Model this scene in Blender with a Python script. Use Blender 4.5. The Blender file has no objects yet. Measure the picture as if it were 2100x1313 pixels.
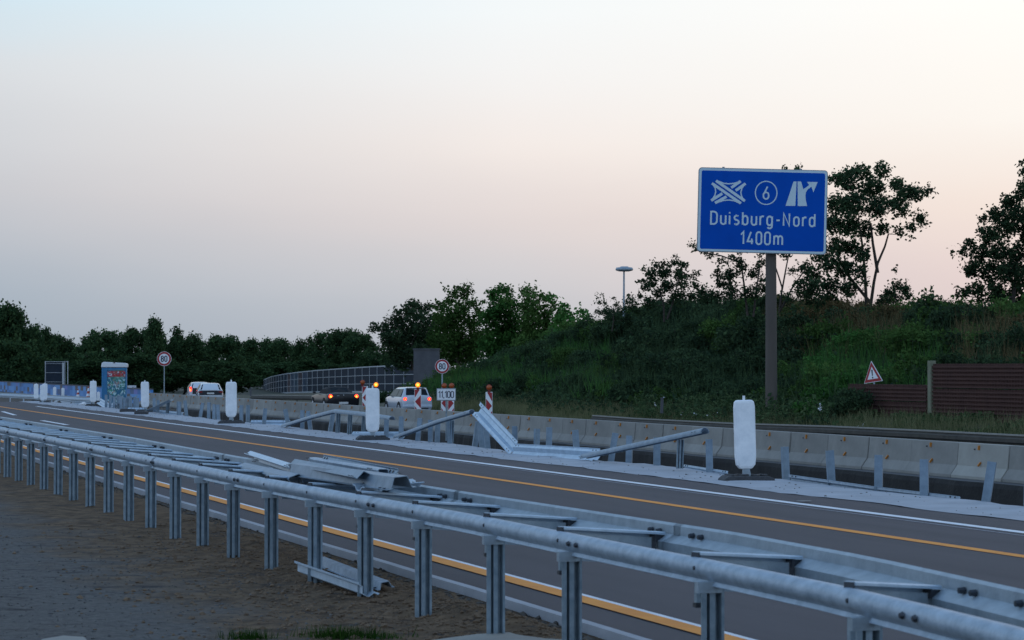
import bpy, bmesh, math, random
import numpy as np
from mathutils import Vector, Matrix
R = math.radians
random.seed(7); rng = np.random.default_rng(7)
SC = bpy.context.scene; COL = SC.collection
# ------------------------------------------------------------ camera
F = 4745.0; CX, CY = 1050.0, 656.5; PITCH = math.atan((753-CY)/F); H = 1.7
TH = R(18.7); CT, ST = math.cos(TH), math.sin(TH)
cam = bpy.data.objects.new("camera", bpy.data.cameras.new("camera")); COL.objects.link(cam)
cam.location = (0,0,H); cam.rotation_euler = (math.pi/2+PITCH,0,0)
cam.data.sensor_width = 36; cam.data.lens = F/2100*36; cam.data.clip_start=.3; cam.data.clip_end = 6000
cam.data.dof.use_dof = True; cam.data.dof.focus_distance = 38; cam.data.dof.aperture_fstop = 8
SC.camera = cam
SC.view_settings.view_transform='Standard'; SC.view_settings.look='None'
SC.view_settings.exposure=0; SC.view_settings.gamma=1
# ------------------------------------------------------------ sky (dusk: blue overhead, mauve and peach to the west)
def lin(c):
    if isinstance(c,str): c=[int(c[i:i+2],16) for i in (0,2,4)]
    return tuple(((v/255)/12.92 if v/255<=.04045 else ((v/255+.055)/1.055)**2.4) for v in c)+(1,)
W = bpy.data.worlds.new("World"); SC.world = W; W.use_nodes = True
def build_world():
    nt=W.node_tree; N=nt.nodes; L=nt.links; N.clear()
    out=N.new('ShaderNodeOutputWorld'); bg=N.new('ShaderNodeBackground'); L.new(bg.outputs[0],out.inputs[0])
    tc=N.new('ShaderNodeTexCoord'); sp=N.new('ShaderNodeSeparateXYZ'); L.new(tc.outputs['Generated'],sp.inputs[0])
    def math_(op,a,b=None,clamp=False):
        m=N.new('ShaderNodeMath'); m.operation=op; m.use_clamp=clamp
        for i,v in enumerate((a,b)):
            if v is None: continue
            if isinstance(v,(int,float)): m.inputs[i].default_value=v
            else: L.new(v,m.inputs[i])
        return m.outputs[0]
    el=math_('ARCSINE',sp.outputs['Z'])
    az=math_('ARCTAN2',sp.outputs['X'],sp.outputs['Y'])
    nz=N.new('ShaderNodeTexNoise'); nz.inputs['Scale'].default_value=9; nz.inputs['Detail'].default_value=3
    mp=N.new('ShaderNodeMapping'); mp.inputs['Scale'].default_value=(1,1,5); L.new(tc.outputs['Generated'],mp.inputs[0]); L.new(mp.outputs[0],nz.inputs['Vector'])
    nofs=math_('MULTIPLY',math_('SUBTRACT',nz.outputs['Fac'],.5),.010)
    el2=math_('ADD',el,nofs)
    efac=math_('DIVIDE',el2,R(90),True)
    def ramp(stops,fac):
        r=N.new('ShaderNodeValToRGB'); cr=r.color_ramp
        cr.elements[0].position=stops[0][0]; cr.elements[0].color=stops[0][1]
        cr.elements[1].position=stops[-1][0]; cr.elements[1].color=stops[-1][1]
        for p,c in stops[1:-1]:
            e=cr.elements.new(p); e.color=c
        L.new(fac,r.inputs[0]); return r.outputs[0]
    d=1/90
    def sky(lst,c14,c35): return [((e*d if e else 0),lin(c)) for e,c in lst]+[(14*d,lin(c14)),(35*d,lin(c35)),(1,lin((112,150,200)))]
    SKYL=sky([(0,(150,164,178)),(1.85,(167,178,190)),(4.25,(198,199,204)),(7.25,(215,219,223)),(8.9,(206,227,238))],(194,222,243),(150,186,225))
    SKYM=sky([(0,(180,184,194)),(1.4,(192,194,200)),(2.3,(205,203,206)),(3.65,(222,212,210)),(5.45,(240,231,226)),(7.3,(241,240,239)),(8.8,(241,245,246))],(222,237,245),(152,188,226))
    SKYR=sky([(0,(212,196,195)),(2.3,(228,209,205)),(4,(241,225,215)),(6,(249,243,236)),(8.8,(254,251,246))],(242,242,242),(156,190,226))
    SKYB=[(0,(.49,.62,.82,1)),(12*d,(.65,.85,1.12,1)),(35*d,(.48,.70,1.02,1)),(60*d,lin((130,168,216))),(1,lin((112,150,200)))]
    cl,cm,cr_,cb_=ramp(SKYL,efac),ramp(SKYM,efac),ramp(SKYR,efac),ramp(SKYB,efac)
    def mr(v,a,b):
        m=N.new('ShaderNodeMapRange'); m.inputs[1].default_value=a; m.inputs[2].default_value=b; m.interpolation_type='LINEAR'
        L.new(v,m.inputs[0]); return m.outputs[0]
    def mix(f,a,b):
        m=N.new('ShaderNodeMix'); m.data_type='RGBA'; L.new(f,m.inputs[0]); L.new(a,m.inputs[6]); L.new(b,m.inputs[7]); return m.outputs[2]
    absaz=math_('ABSOLUTE',math_('SUBTRACT',az,R(30)))   # glow centred a little right of the view
    c1=mix(mr(absaz,R(30),R(43)),cm,cl)
    c2=mix(mr(absaz,R(18),R(30)),cr_,c1)
    c2=mix(mr(absaz,R(70),R(120)),c2,cb_)
    L.new(c2,bg.inputs[0])
    bg.inputs[1].default_value=1.04
build_world()
sd=bpy.data.lights.new("sun",'SUN'); sun=bpy.data.objects.new("sun",sd); COL.objects.link(sun)
sd.energy=.12; sd.angle=R(25); sd.color=(1,.8,.7)
sun.rotation_euler=(R(80),0,R(150))
# ------------------------------------------------------------ coordinates
def uv(u,v,z=0.): return Vector((u*CT-v*ST, u*ST+v*CT, z))
def touv(p): return (p[0]*CT+p[1]*ST, -p[0]*ST+p[1]*CT)
def ray(px,py):
    a=(px-CX)/F; b=-(py-CY)/F; cp,sp=math.cos(PITCH),math.sin(PITCH)
    return Vector((a, cp-b*sp, sp+b*cp))
def onz(px,py,z=0.):
    r=ray(px,py); t=(z-H)/r.z; return Vector((0,0,H))+r*t
def onu(px,py,u):
    r=ray(px,py); t=u/(r.x*CT+r.y*ST); return Vector((0,0,H))+r*t
def ond(px,py,d):
    r=ray(px,py); return Vector((0,0,H))+r*(d/r.y)
def atu(px,u,z):      # where the column px meets the line u at height z
    k=(px-CX)/F; v=(CT*u-k*ST*u)/(ST+k*CT); return uv(u,v,z)
def sstep(x): x=min(1,max(0,x)); return x*x*(3-2*x)
def shift(v): return 6*sstep((v-95)/20)
def drop(v): return -.8*sstep((v-113)/22)
def h_emb(u,v):
    up=u-shift(v); fade=1-sstep((v-122)/48)
    z=-.85
    if up>32.3: z=-.85+.8*sstep((up-32.3)/3)*1.0
    if up>34.5: z+=(1.7+2.4*min(1,max(0,(v-55)/60)))*sstep((up-34.5)/11.5)
    return -1.2+(z+1.2)*fade if v>122 else z
# ------------------------------------------------------------ helpers
def tag(o,label=None,cat=None,group=None,kind=None):
    if label: o['label']=label
    if cat: o['category']=cat
    if group: o['group']=group
    if kind: o['kind']=kind
    return o
def thing(name,label,cat,loc=(0,0,0),rz=0,group=None):
    o=bpy.data.objects.new(name,None); COL.objects.link(o); o.location=loc; o.rotation_euler=(0,0,rz)
    o.empty_display_size=.2
    return tag(o,label,cat,group)
def copy_tree(o,parent=None):
    c=o.copy(); COL.objects.link(c)
    if parent: c.parent=parent
    for ch in o.children: copy_tree(ch,c)
    return c
class MB:
    def __init__(s): s.v=[]; s.f=[]
    def add(s,vs,fs):
        n=len(s.v); s.v+= [tuple(p) for p in vs]; s.f+=[tuple(i+n for i in f) for f in fs]; return s
    def box(s,c,sz,M=None):
        c=Vector(c); hx,hy,hz=[a/2 for a in sz]
        vs=[Vector((x,y,z)) for x in(-hx,hx) for y in(-hy,hy) for z in(-hz,hz)]
        if M is not None: vs=[M@p for p in vs]
        return s.add([p+c for p in vs],[(0,1,3,2),(4,6,7,5),(0,4,5,1),(2,3,7,6),(0,2,6,4),(1,5,7,3)])
    def beam(s,p0,p1,w,h,up=Vector((0,0,1))):
        p0=Vector(p0);p1=Vector(p1); prof=[(-w/2,-h/2),(w/2,-h/2),(w/2,h/2),(-w/2,h/2)]
        return s.sweep(prof,[p0,p1],up)
    def sweep(s,prof,path,up=Vector((0,0,1)),ups=None,cap=True):
        """closed profile (a,b) swept along path; a is sideways (right of travel), b along up"""
        n=len(prof); vs=[]; path=[Vector(p) for p in path]; m=len(path)
        for i,p in enumerate(path):
            t=(path[min(i+1,m-1)]-path[max(i-1,0)]).normalized()
            u0=ups[i] if ups else up
            side=t.cross(u0).normalized(); uu=side.cross(t).normalized()
            vs+=[p+side*a+uu*b for a,b in prof]
        fs=[]
        for i in range(m-1):
            for j in range(n):
                k=(j+1)%n; fs.append((i*n+j,i*n+k,(i+1)*n+k,(i+1)*n+j))
        if cap: fs.append(tuple(range(n))[::-1]); fs.append(tuple(range((m-1)*n,m*n)))
        return s.add(vs,fs)
    def cyl(s,p0,p1,r0,r1=None,n=12,cap=True):
        r1=r0 if r1 is None else r1; p0=Vector(p0);p1=Vector(p1); t=(p1-p0).normalized()
        a=t.orthogonal().normalized(); b=t.cross(a)
        vs=[p0+(a*math.cos(2*math.pi*i/n)+b*math.sin(2*math.pi*i/n))*r0 for i in range(n)]
        vs+=[p1+(a*math.cos(2*math.pi*i/n)+b*math.sin(2*math.pi*i/n))*r1 for i in range(n)]
        fs=[(i,(i+1)%n,n+(i+1)%n,n+i) for i in range(n)]
        if cap: fs+=[tuple(range(n))[::-1],tuple(range(n,2*n))]
        return s.add(vs,fs)
    def lathe(s,prof,c=(0,0,0),n=20,M=None):
        c=Vector(c); vs=[]; m=len(prof)
        for r,z in prof:
            for i in range(n):
                p=Vector((r*math.cos(2*math.pi*i/n),r*math.sin(2*math.pi*i/n),z))
                if M is not None: p=M@p
                vs.append(p+c)
        fs=[(j*n+i,j*n+(i+1)%n,(j+1)*n+(i+1)%n,(j+1)*n+i) for j in range(m-1) for i in range(n)]
        fs+=[tuple(range(n))[::-1],tuple(range((m-1)*n,m*n))]
        return s.add(vs,fs)
    def prism(s,poly,y0,y1,M=None):
        """polygon in x,z extruded from y0 to y1"""
        n=len(poly); vs=[Vector((x,y0,z)) for x,z in poly]+[Vector((x,y1,z)) for x,z in poly]
        if M is not None: vs=[M@p for p in vs]
        fs=[tuple(range(n)),tuple(range(n,2*n))[::-1]]+[(i,n+i,n+(i+1)%n,(i+1)%n) for i in range(n)]
        return s.add(vs,fs)
    def build(s,name,mat,parent=None,smooth=False,bevel=0,local=False):
        me=bpy.data.meshes.new(name)
        vs=s.v
        if parent is not None and not local:
            o=parent; off=Vector((0,0,0))
            while o is not None: off+=Vector(o.location); o=o.parent
            vs=[(p[0]-off.x,p[1]-off.y,p[2]-off.z) for p in vs]
        me.from_pydata(vs,[],s.f); me.materials.append(mat)
        bm=bmesh.new(); bm.from_mesh(me); bmesh.ops.recalc_face_normals(bm,faces=bm.faces[:]); bm.to_mesh(me); bm.free()
        if smooth:
            me.polygons.foreach_set('use_smooth',[True]*len(me.polygons))
            me.set_sharp_from_angle(angle=R(35))
        ob=bpy.data.objects.new(name,me); COL.objects.link(ob)
        if parent is not None: ob.parent=parent
        if bevel:
            b=ob.modifiers.new('bevel','BEVEL'); b.width=bevel; b.segments=2; b.limit_method='ANGLE'; b.angle_limit=R(40)
        return ob
def sheet(pts,t):
    """open polyline -> closed thin outline"""
    n=len(pts); off=[]
    for i in range(n):
        a=Vector(pts[max(i-1,0)]); b=Vector(pts[min(i+1,n-1)]); d=(b-a).normalized(); off.append((pts[i][0]-d.y*t,pts[i][1]+d.x*t))
    return list(pts)+off[::-1]
# ------------------------------------------------------------ materials
def mat(name,col,rough=.7,metal=0,col2=None,scale=5,amt=.5,bump=0,bscale=None,detail=6,stretch=None,emit=None,spec=None,coords='Object',trans=0,coat=0,randv=0):
    m=bpy.data.materials.new(name); m.use_nodes=True; nt=m.node_tree; N=nt.nodes; L=nt.links
    b=N['Principled BSDF']; c=col if len(col)==4 else tuple(col)+(1,)
    b.inputs['Base Color'].default_value=c; b.inputs['Roughness'].default_value=rough; b.inputs['Metallic'].default_value=metal
    if spec is not None: b.inputs['Specular IOR Level'].default_value=spec
    if coat: b.inputs['Coat Weight'].default_value=coat
    if trans: b.inputs['Transmission Weight'].default_value=trans
    if emit: b.inputs['Emission Color'].default_value=tuple(emit[0])+(1,); b.inputs['Emission Strength'].default_value=emit[1]
    tc=N.new('ShaderNodeTexCoord'); vec=tc.outputs[coords]
    if stretch:
        mp=N.new('ShaderNodeMapping'); mp.inputs['Scale'].default_value=stretch; L.new(vec,mp.inputs[0]); vec=mp.outputs[0]
    if name=='asphalt':
        mp=N.new('ShaderNodeMapping'); mp.vector_type='TEXTURE'; mp.inputs['Rotation'].default_value=(0,0,TH); mp.inputs['Scale'].default_value=(1,14,1); L.new(tc.outputs[coords],mp.inputs[0]); vecc=mp.outputs[0]
    else: vecc=vec
    last=None
    if col2 is not None:
        nz=N.new('ShaderNodeTexNoise'); nz.inputs['Scale'].default_value=scale; nz.inputs['Detail'].default_value=detail; nz.inputs['Roughness'].default_value=.65
        L.new(vecc,nz.inputs['Vector'])
        rp=N.new('ShaderNodeMapRange'); rp.inputs[1].default_value=.5-.5*amt*.7; rp.inputs[2].default_value=.5+.5*amt*.7
        L.new(nz.outputs['Fac'],rp.inputs[0])
        mx=N.new('ShaderNodeMix'); mx.data_type='RGBA'; mx.inputs[6].default_value=c; mx.inputs[7].default_value=tuple(col2)[:3]+(1,)
        L.new(rp.outputs[0],mx.inputs[0]); last=mx.outputs[2]
        L.new(last,b.inputs['Base Color'])
    if randv:
        oi=N.new('ShaderNodeObjectInfo'); hs=N.new('ShaderNodeHueSaturation')
        mr=N.new('ShaderNodeMapRange'); mr.inputs[3].default_value=1-randv; mr.inputs[4].default_value=1+randv; L.new(oi.outputs['Random'],mr.inputs[0])
        L.new(mr.outputs[0],hs.inputs['Value'])
        if last is not None: L.new(last,hs.inputs['Color'])
        else: hs.inputs['Color'].default_value=c
        L.new(hs.outputs[0],b.inputs['Base Color'])
    if bump:
        n2=N.new('ShaderNodeTexNoise'); n2.inputs['Scale'].default_value=bscale or scale*3; n2.inputs['Detail'].default_value=8; L.new(vec,n2.inputs['Vector'])
        bp=N.new('ShaderNodeBump'); bp.inputs['Strength'].default_value=bump; bp.inputs['Distance'].default_value=.02
        L.new(n2.outputs['Fac'],bp.inputs['Height']); L.new(bp.outputs[0],b.inputs['Normal'])
    return m
M={}
M['steel']=mat('galvanised steel',(.22,.27,.31),.5,.3,(.38,.45,.50),9,.8,.15,60)
M['steel_rail']=mat('worn galvanised rail',(.15,.21,.27),.5,.3,(.46,.55,.64),11,1.,.15,60,stretch=(1,1,1))
M['steel_post']=mat('galvanised post',(.14,.195,.235),.5,.35,(.31,.385,.44),14,.7,.1,60,randv=.08)
M['steel_tube']=mat('dull galvanised rail',(.13,.185,.235),.5,.3,(.27,.35,.43),8,.9,.12,50)
M['steel_bright']=mat('bright galvanised steel',(.36,.46,.55),.45,.3,(.55,.66,.76),7,.7,.1,50)
M['steel_old']=mat('weathered rusty rail',(.035,.032,.028),.9,0,(.09,.08,.065),3,.9)
M['bolt']=mat('dark bolt steel',(.05,.055,.065),.5,.6)
M['white_plastic']=mat('dirty white plastic',(.60,.64,.68),.6,0,(.94,.95,.96),4,.75,.08,30)
M['rubber']=mat('recycled rubber foot',(.035,.037,.04),.9,0,(.09,.09,.095),18,.9,.6,60)
M['concrete']=mat('barrier concrete',(.21,.205,.19),.9,0,(.31,.30,.275),2.2,.8,.2,60,randv=.13)
M['concrete_pale']=mat('new pale concrete',(.29,.28,.25),.9,0,(.38,.37,.335),2,.8,.2,60)
M['concrete_dark']=mat('dark concrete',(.060,.062,.07),.9,0,(.12,.12,.13),1.2,.9,.3,20)
M['post_concrete']=mat('stained concrete column',(.075,.062,.052),.95,0,(.125,.105,.09),2,.9,.2,30,stretch=(1,1,.2))
M['beige_concrete']=mat('mossy beige concrete',(.24,.23,.17),.9,0,(.11,.13,.07),1.3,.9,.2,30)
M['orange']=mat('orange reflector',(.55,.20,.02),.4,0,(.35,.13,.02),20,.5)
M['red']=mat('red sheeting',(.33,.015,.02),.45)
M['white']=mat('white sheeting',(.80,.82,.84),.45,0,(.70,.72,.75),5,.6)
M['sign_blue']=mat('blue sign sheeting',lin((0,80,182)),.75,0,lin((0,73,168)),1,.7,spec=.12)
M['sign_white']=mat('reflective white',lin((196,214,222)),.4,0,lin((184,204,214)),8,.6)
M['alu']=mat('sign aluminium',(.25,.28,.30),.5,.5)
M['black']=mat('black lettering',(.012,.014,.02),.5)
M['navy']=mat('dark navy lettering',(.012,.02,.05),.5)
M['lamp_on']=mat('lit amber lamp',(1,.45,.02),.3,emit=((1,.20,.01),1.5))
M['lamp_core']=mat('lit lamp centre',(1,.8,.2),.3,emit=((1,.50,.04),1.8))
M['lamp_off']=mat('amber lens',(.45,.09,.01),.25,0,(.28,.05,.01),30,.6)
M['lamp_case']=mat('red lamp housing',(.16,.01,.01),.4)
M['tail']=mat('lit tail light',(1,.05,.01),.3,emit=((1,.03,.012),3.0))
M['tail_hot']=mat('tail light bulb',(1,.4,.1),.3,emit=((1,.30,.03),2.8))
M['tail_off']=mat('unlit tail light',(.22,.01,.012),.2)
M['glass']=mat('car glass',(.012,.016,.02),.25,0,spec=.12)
M['paint_white']=mat('white car paint',(.55,.58,.62),.25,0,coat=.6)
M['paint_silver']=mat('pale silver blue paint',(.50,.55,.62),.22,.15,coat=.6)
M['paint_black']=mat('black car paint',(.006,.006,.008),.3,0,spec=.3,coat=.15)
M['softtop']=mat('black fabric roof',(.010,.010,.012),.9)
M['tyre']=mat('tyre',(.015,.015,.016),.85)
M['rim']=mat('alloy rim',(.5,.52,.55),.35,.7)
M['plate']=mat('number plate',(.6,.6,.58),.5)
M['toilet_blue']=mat('blue plastic cabin',lin((52,132,180)),.5,0,lin((42,114,160)),2,.6)
M['toilet_white']=mat('white plastic roof',(.66,.68,.70),.5)
M['grey_box']=mat('sign back',(.02,.028,.04),.8,0,(.03,.04,.055),2,.6,spec=.1)
M['bark']=mat('bark',(.035,.028,.022),.95,0,(.075,.06,.05),5,.8,.4,12)
M['slat_brown']=mat('brown noise wall slats',(.048,.018,.014),.9,0,(.085,.036,.026),2,.9)
M['cone_red']=mat('cone red',(.42,.05,.02),.5)
M['glass_wall']=mat('dark glazing',(.006,.013,.026),.7,0,(.012,.024,.042),.3,.8,spec=.15)
M['frame_pale']=mat('pale wall frame',(.40,.43,.45),.6)
M['yellow']=mat('yellow road marking',lin((236,150,42)),.75,0,lin((214,128,38)),3,.6)
M['linewhite']=mat('white road marking',(.80,.82,.84),.75,0,(.62,.64,.67),4,.8)
M['slab']=mat('pale slab',(.30,.285,.25),.9,0,(.22,.21,.19),3,.8,.3,40)
M['stone']=mat('broken stones',(.13,.12,.11),.95,0,(.26,.25,.24),1.5,.9,.3,20)
M['soil']=mat('soil clods',(.055,.035,.021),.95,0,(.21,.14,.085),3,1.)
M['grain']=mat('gravel grains',(.03,.029,.029),.95,0,(.15,.145,.14),9,1.)
M['stone_dark']=mat('dull pebbles',(.05,.045,.04),.95,0,(.20,.18,.16),.9,1.)
M['rubble']=mat('dark rubble',(.05,.042,.036),.95,0,(.12,.105,.09),1.5,.9,.3,20)
def foliage(name,c1,c2,rs=.25,nscale=.6):
    m=bpy.data.materials.new(name); m.use_nodes=True; nt=m.node_tree; N=nt.nodes; L=nt.links; N.clear()
    out=N.new('ShaderNodeOutputMaterial'); d=N.new('ShaderNodeBsdfDiffuse'); t=N.new('ShaderNodeBsdfTranslucent'); ms=N.new('ShaderNodeMixShader')
    ms.inputs[0].default_value=.3; L.new(d.outputs[0],ms.inputs[1]); L.new(t.outputs[0],ms.inputs[2]); L.new(ms.outputs[0],out.inputs[0])
    tc=N.new('ShaderNodeTexCoord'); nz=N.new('ShaderNodeTexNoise'); nz.inputs['Scale'].default_value=nscale; nz.inputs['Detail'].default_value=4
    L.new(tc.outputs['Object'],nz.inputs['Vector'])
    geo=N.new('ShaderNodeNewGeometry')
    ad=N.new('ShaderNodeMath'); ad.operation='MULTIPLY_ADD'; L.new(geo.outputs['Random Per Island'],ad.inputs[0]); ad.inputs[1].default_value=.5; L.new(nz.outputs['Fac'],ad.inputs[2])
    mr=N.new('ShaderNodeMapRange'); mr.inputs[1].default_value=.45; mr.inputs[2].default_value=1.05; L.new(ad.outputs[0],mr.inputs[0])
    mx=N.new('ShaderNodeMix'); mx.data_type='RGBA'; mx.inputs[6].default_value=tuple(c1)+(1,); mx.inputs[7].default_value=tuple(c2)+(1,); L.new(mr.outputs[0],mx.inputs[0])
    oi=N.new('ShaderNodeObjectInfo'); m2=N.new('ShaderNodeMapRange'); m2.inputs[3].default_value=1-rs; m2.inputs[4].default_value=1+rs; L.new(oi.outputs['Random'],m2.inputs[0])
    hs=N.new('ShaderNodeHueSaturation'); L.new(m2.outputs[0],hs.inputs['Value']); L.new(mx.outputs[2],hs.inputs['Color'])
    L.new(hs.outputs[0],d.inputs[0]); L.new(hs.outputs[0],t.inputs[0])
    return m
M['leaf_dark']=foliage('dark foliage',(.022,.042,.026),(.062,.100,.044))
M['leaf_mid']=foliage('mid green foliage',(.036,.080,.022),(.095,.165,.045))
M['leaf_bright']=foliage('fresh green foliage',(.036,.105,.028),(.085,.20,.048))
M['leaf_brown']=foliage('olive brown foliage',(.075,.058,.028),(.17,.125,.060))
M['leaf_far']=foliage('far wood foliage',(.026,.056,.028),(.078,.130,.050),.2,.25)
M['grass']=foliage('roadside grass',(.085,.105,.045),(.25,.24,.13),.2,1.5)
M['grass_green']=foliage('green grass',(.02,.055,.01),(.05,.11,.02),.2,2)
M['weeds']=foliage('weeds',(.035,.070,.028),(.12,.165,.075),.2,1.2)
def ground_mat():
    m=bpy.data.materials.new('gravel and soil'); m.use_nodes=True; nt=m.node_tree; N=nt.nodes; L=nt.links
    b=N['Principled BSDF']; b.inputs['Roughness'].default_value=.95; b.inputs['Specular IOR Level'].default_value=.2
    tc=N.new('ShaderNodeTexCoord'); O=tc.outputs['Object']
    def noise(sc,stretch=None,det=6,rough=.6):
        v=O
        if stretch: mp=N.new('ShaderNodeMapping'); mp.inputs['Scale'].default_value=stretch; L.new(O,mp.inputs[0]); v=mp.outputs[0]
        n=N.new('ShaderNodeTexNoise'); n.inputs['Scale'].default_value=sc; n.inputs['Detail'].default_value=det; n.inputs['Roughness'].default_value=rough; L.new(v,n.inputs['Vector']); return n.outputs['Fac']
    def mr(v,a,b_,lo=0,hi=1):
        x=N.new('ShaderNodeMapRange'); x.inputs[1].default_value=a; x.inputs[2].default_value=b_; x.inputs[3].default_value=lo; x.inputs[4].default_value=hi; L.new(v,x.inputs[0]); return x.outputs[0]
    def mix(f,a,c):
        x=N.new('ShaderNodeMix'); x.data_type='RGBA'
        L.new(f,x.inputs[0])
        for i,q in ((6,a),(7,c)):
            if isinstance(q,tuple): x.inputs[i].default_value=q+(1,)
            else: L.new(q,x.inputs[i])
        return x.outputs[2]
    # u coordinate of the cross section
    sp=N.new('ShaderNodeSeparateXYZ'); L.new(O,sp.inputs[0])
    a=N.new('ShaderNodeMath'); a.operation='MULTIPLY'; a.inputs[1].default_value=CT; L.new(sp.outputs[0],a.inputs[0])
    u=N.new('ShaderNodeMath'); u.operation='MULTIPLY_ADD'; L.new(sp.outputs[1],u.inputs[0]); u.inputs[1].default_value=ST; L.new(a.outputs[0],u.inputs[2])
    w=N.new('ShaderNodeMath'); w.operation='MULTIPLY_ADD'; L.new(noise(.9,None,4),w.inputs[0]); w.inputs[1].default_value=2.6; L.new(u.outputs[0],w.inputs[2])
    brown=mr(w.outputs[0],3.9,4.9)
    soil=mix(mr(noise(5),.35,.68),(.056,.036,.022),(.185,.122,.072))
    grav=mix(mr(noise(14,None,8,.75),.35,.7),(.066,.062,.060),(.158,.148,.136))
    c=mix(brown,grav,soil)
    tracks=mr(noise(1.5,(.8,1.9,1),7,.78),.56,.64)
    c=mix(tracks,c,(.035,.033,.034))
    spk=N.new('ShaderNodeTexVoronoi'); spk.inputs['Scale'].default_value=22; L.new(O,spk.inputs['Vector'])
    c=mix(mr(spk.outputs['Distance'],.10,.05),c,(.17,.16,.15))
    dk=mr(noise(60,None,4),.60,.72)
    c=mix(dk,c,(.03,.028,.027))
    L.new(c,b.inputs['Base Color'])
    bp=N.new('ShaderNodeBump'); bp.inputs['Strength'].default_value=.6; bp.inputs['Distance'].default_value=.03; L.new(noise(25,None,8,.7),bp.inputs['Height']); L.new(bp.outputs[0],b.inputs['Normal'])
    return m
M['ground']=ground_mat()
M['asphalt']=mat('asphalt',(.034,.032,.038),.85,0,(.080,.071,.080),1.6,1.,.25,260,stretch=(1,1,1))
M['asphalt_far']=mat('old asphalt',(.07,.07,.075),.85,0,(.11,.11,.11),.8,.9,.2,120)
M['strip']=mat('dusty pale verge',(.27,.285,.31),.95,0,(.44,.46,.50),1.6,.9,.3,60)
M['trench']=mat('dark earth',(.018,.015,.013),.95,0,(.055,.042,.033),.9,.9,.6,12)
M['verge']=mat('verge earth',(.03,.035,.018),.95,0,(.07,.068,.04),1,.9)
M['base']=mat('distant ground',(.03,.035,.02),.95)
M['cut']=mat('broken asphalt edge',(.010,.010,.011),.95,0,(.030,.028,.026),5,.9,.6,20)
# ------------------------------------------------------------ setting
def grid(name,us,vs,zf,m,kind='structure',smooth=True,shf=None):
    nu,nv=len(us),len(vs); V=[]
    for v in vs:
        for u in us:
            uu=u+(shf(u,v) if shf else 0); p=uv(uu,v); V.append((p.x,p.y,zf(uu,v)))
    Fc=[(j*nu+i,j*nu+i+1,(j+1)*nu+i+1,(j+1)*nu+i) for j in range(nv-1) for i in range(nu-1)]
    me=bpy.data.meshes.new(name); me.from_pydata(V,[],Fc); me.materials.append(m)
    if smooth: me.polygons.foreach_set('use_smooth',[True]*len(Fc))
    o=bpy.data.objects.new(name,me); COL.objects.link(o); o['kind']=kind; return o
from mathutils import noise as mn
def nz(x,y,s,o=0): return mn.noise(Vector((x*s+o,y*s+o*1.7,o*.3)))
def sp_(a,b,st): return list(np.arange(a,b+st*.5,st))
bm_=MB(); bm_.add([(-4000,-500,-2.2),(4000,-500,-2.2),(4000,5000,-2.2),(-4000,5000,-2.2)],[(0,1,2,3)]); bm_.build('ground',M['base'])['kind']='structure'
def zg(u,v):
    e=sstep((5.28-u)/.5)
    so=sstep((u-3.2)/1.2); z=.020*nz(u,v,1.1,3)+(.008+.014*so)*nz(u,v,4,9)+(.004+.012*so)*nz(u,v,9,2)
    heap=.10*math.exp(-((u-5.0)/.28)**2)*max(0,nz(v,0,.7,5)+.25)
    return (z+heap)*e-.03*(1-e)
grid('gravel_shoulder',sp_(-14,1.6,.4)+sp_(1.7,5.3,.06),sp_(-6,8,1)+sp_(8.1,26,.10)+sp_(26.4,60,.5)+sp_(62,140,6),zg,M['ground'])
def zroad(u,v): return .025+drop(v)
grid('asphalt_road',[5.36,6,8,10,12,13.42,13.9],sp_(-6,200,2),zroad,M['asphalt'],smooth=False)
def line(name,u,w,v0,v1,m,curve=True,dz=.004,wob=0):
    def sh(uu,v): return (v>95)*(v-95)**2*.0012 + wob*nz(v,u,.5,4)
    return grid(name,[u-w/2,u+w/2],sp_(v0,v1,1.),lambda a,v:zroad(a,v)+dz,m,smooth=False,shf=sh)
line('yellow_marking_near',5.83,.17,-2,150,M['yellow'],dz=.008)
line('white_marking_near',5.935,.09,-2,150,M['linewhite'])
line('yellow_marking_far',10.85,.16,-2,150,M['yellow'])
line('white_marking_far',12.42,.15,-2,100,M['linewhite'])
line('faded_marking_far',12.18,.03,-2,60,M['strip'])
for k,(x0,y0,x1,y1) in enumerate([(5,844,31,851.5),(86,862.5,138,871.5)]):
    a,b=onz(x0,y0,.03),onz(x1,y1,.03); mb=MB(); t=(b-a).normalized(); s=Vector((t.y,-t.x,0))*.075
    mb.add([a-s,a+s,b+s,b-s],[(0,1,2,3)]); mb.build('lane_dash',M['linewhite'])['kind']='structure'
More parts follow.
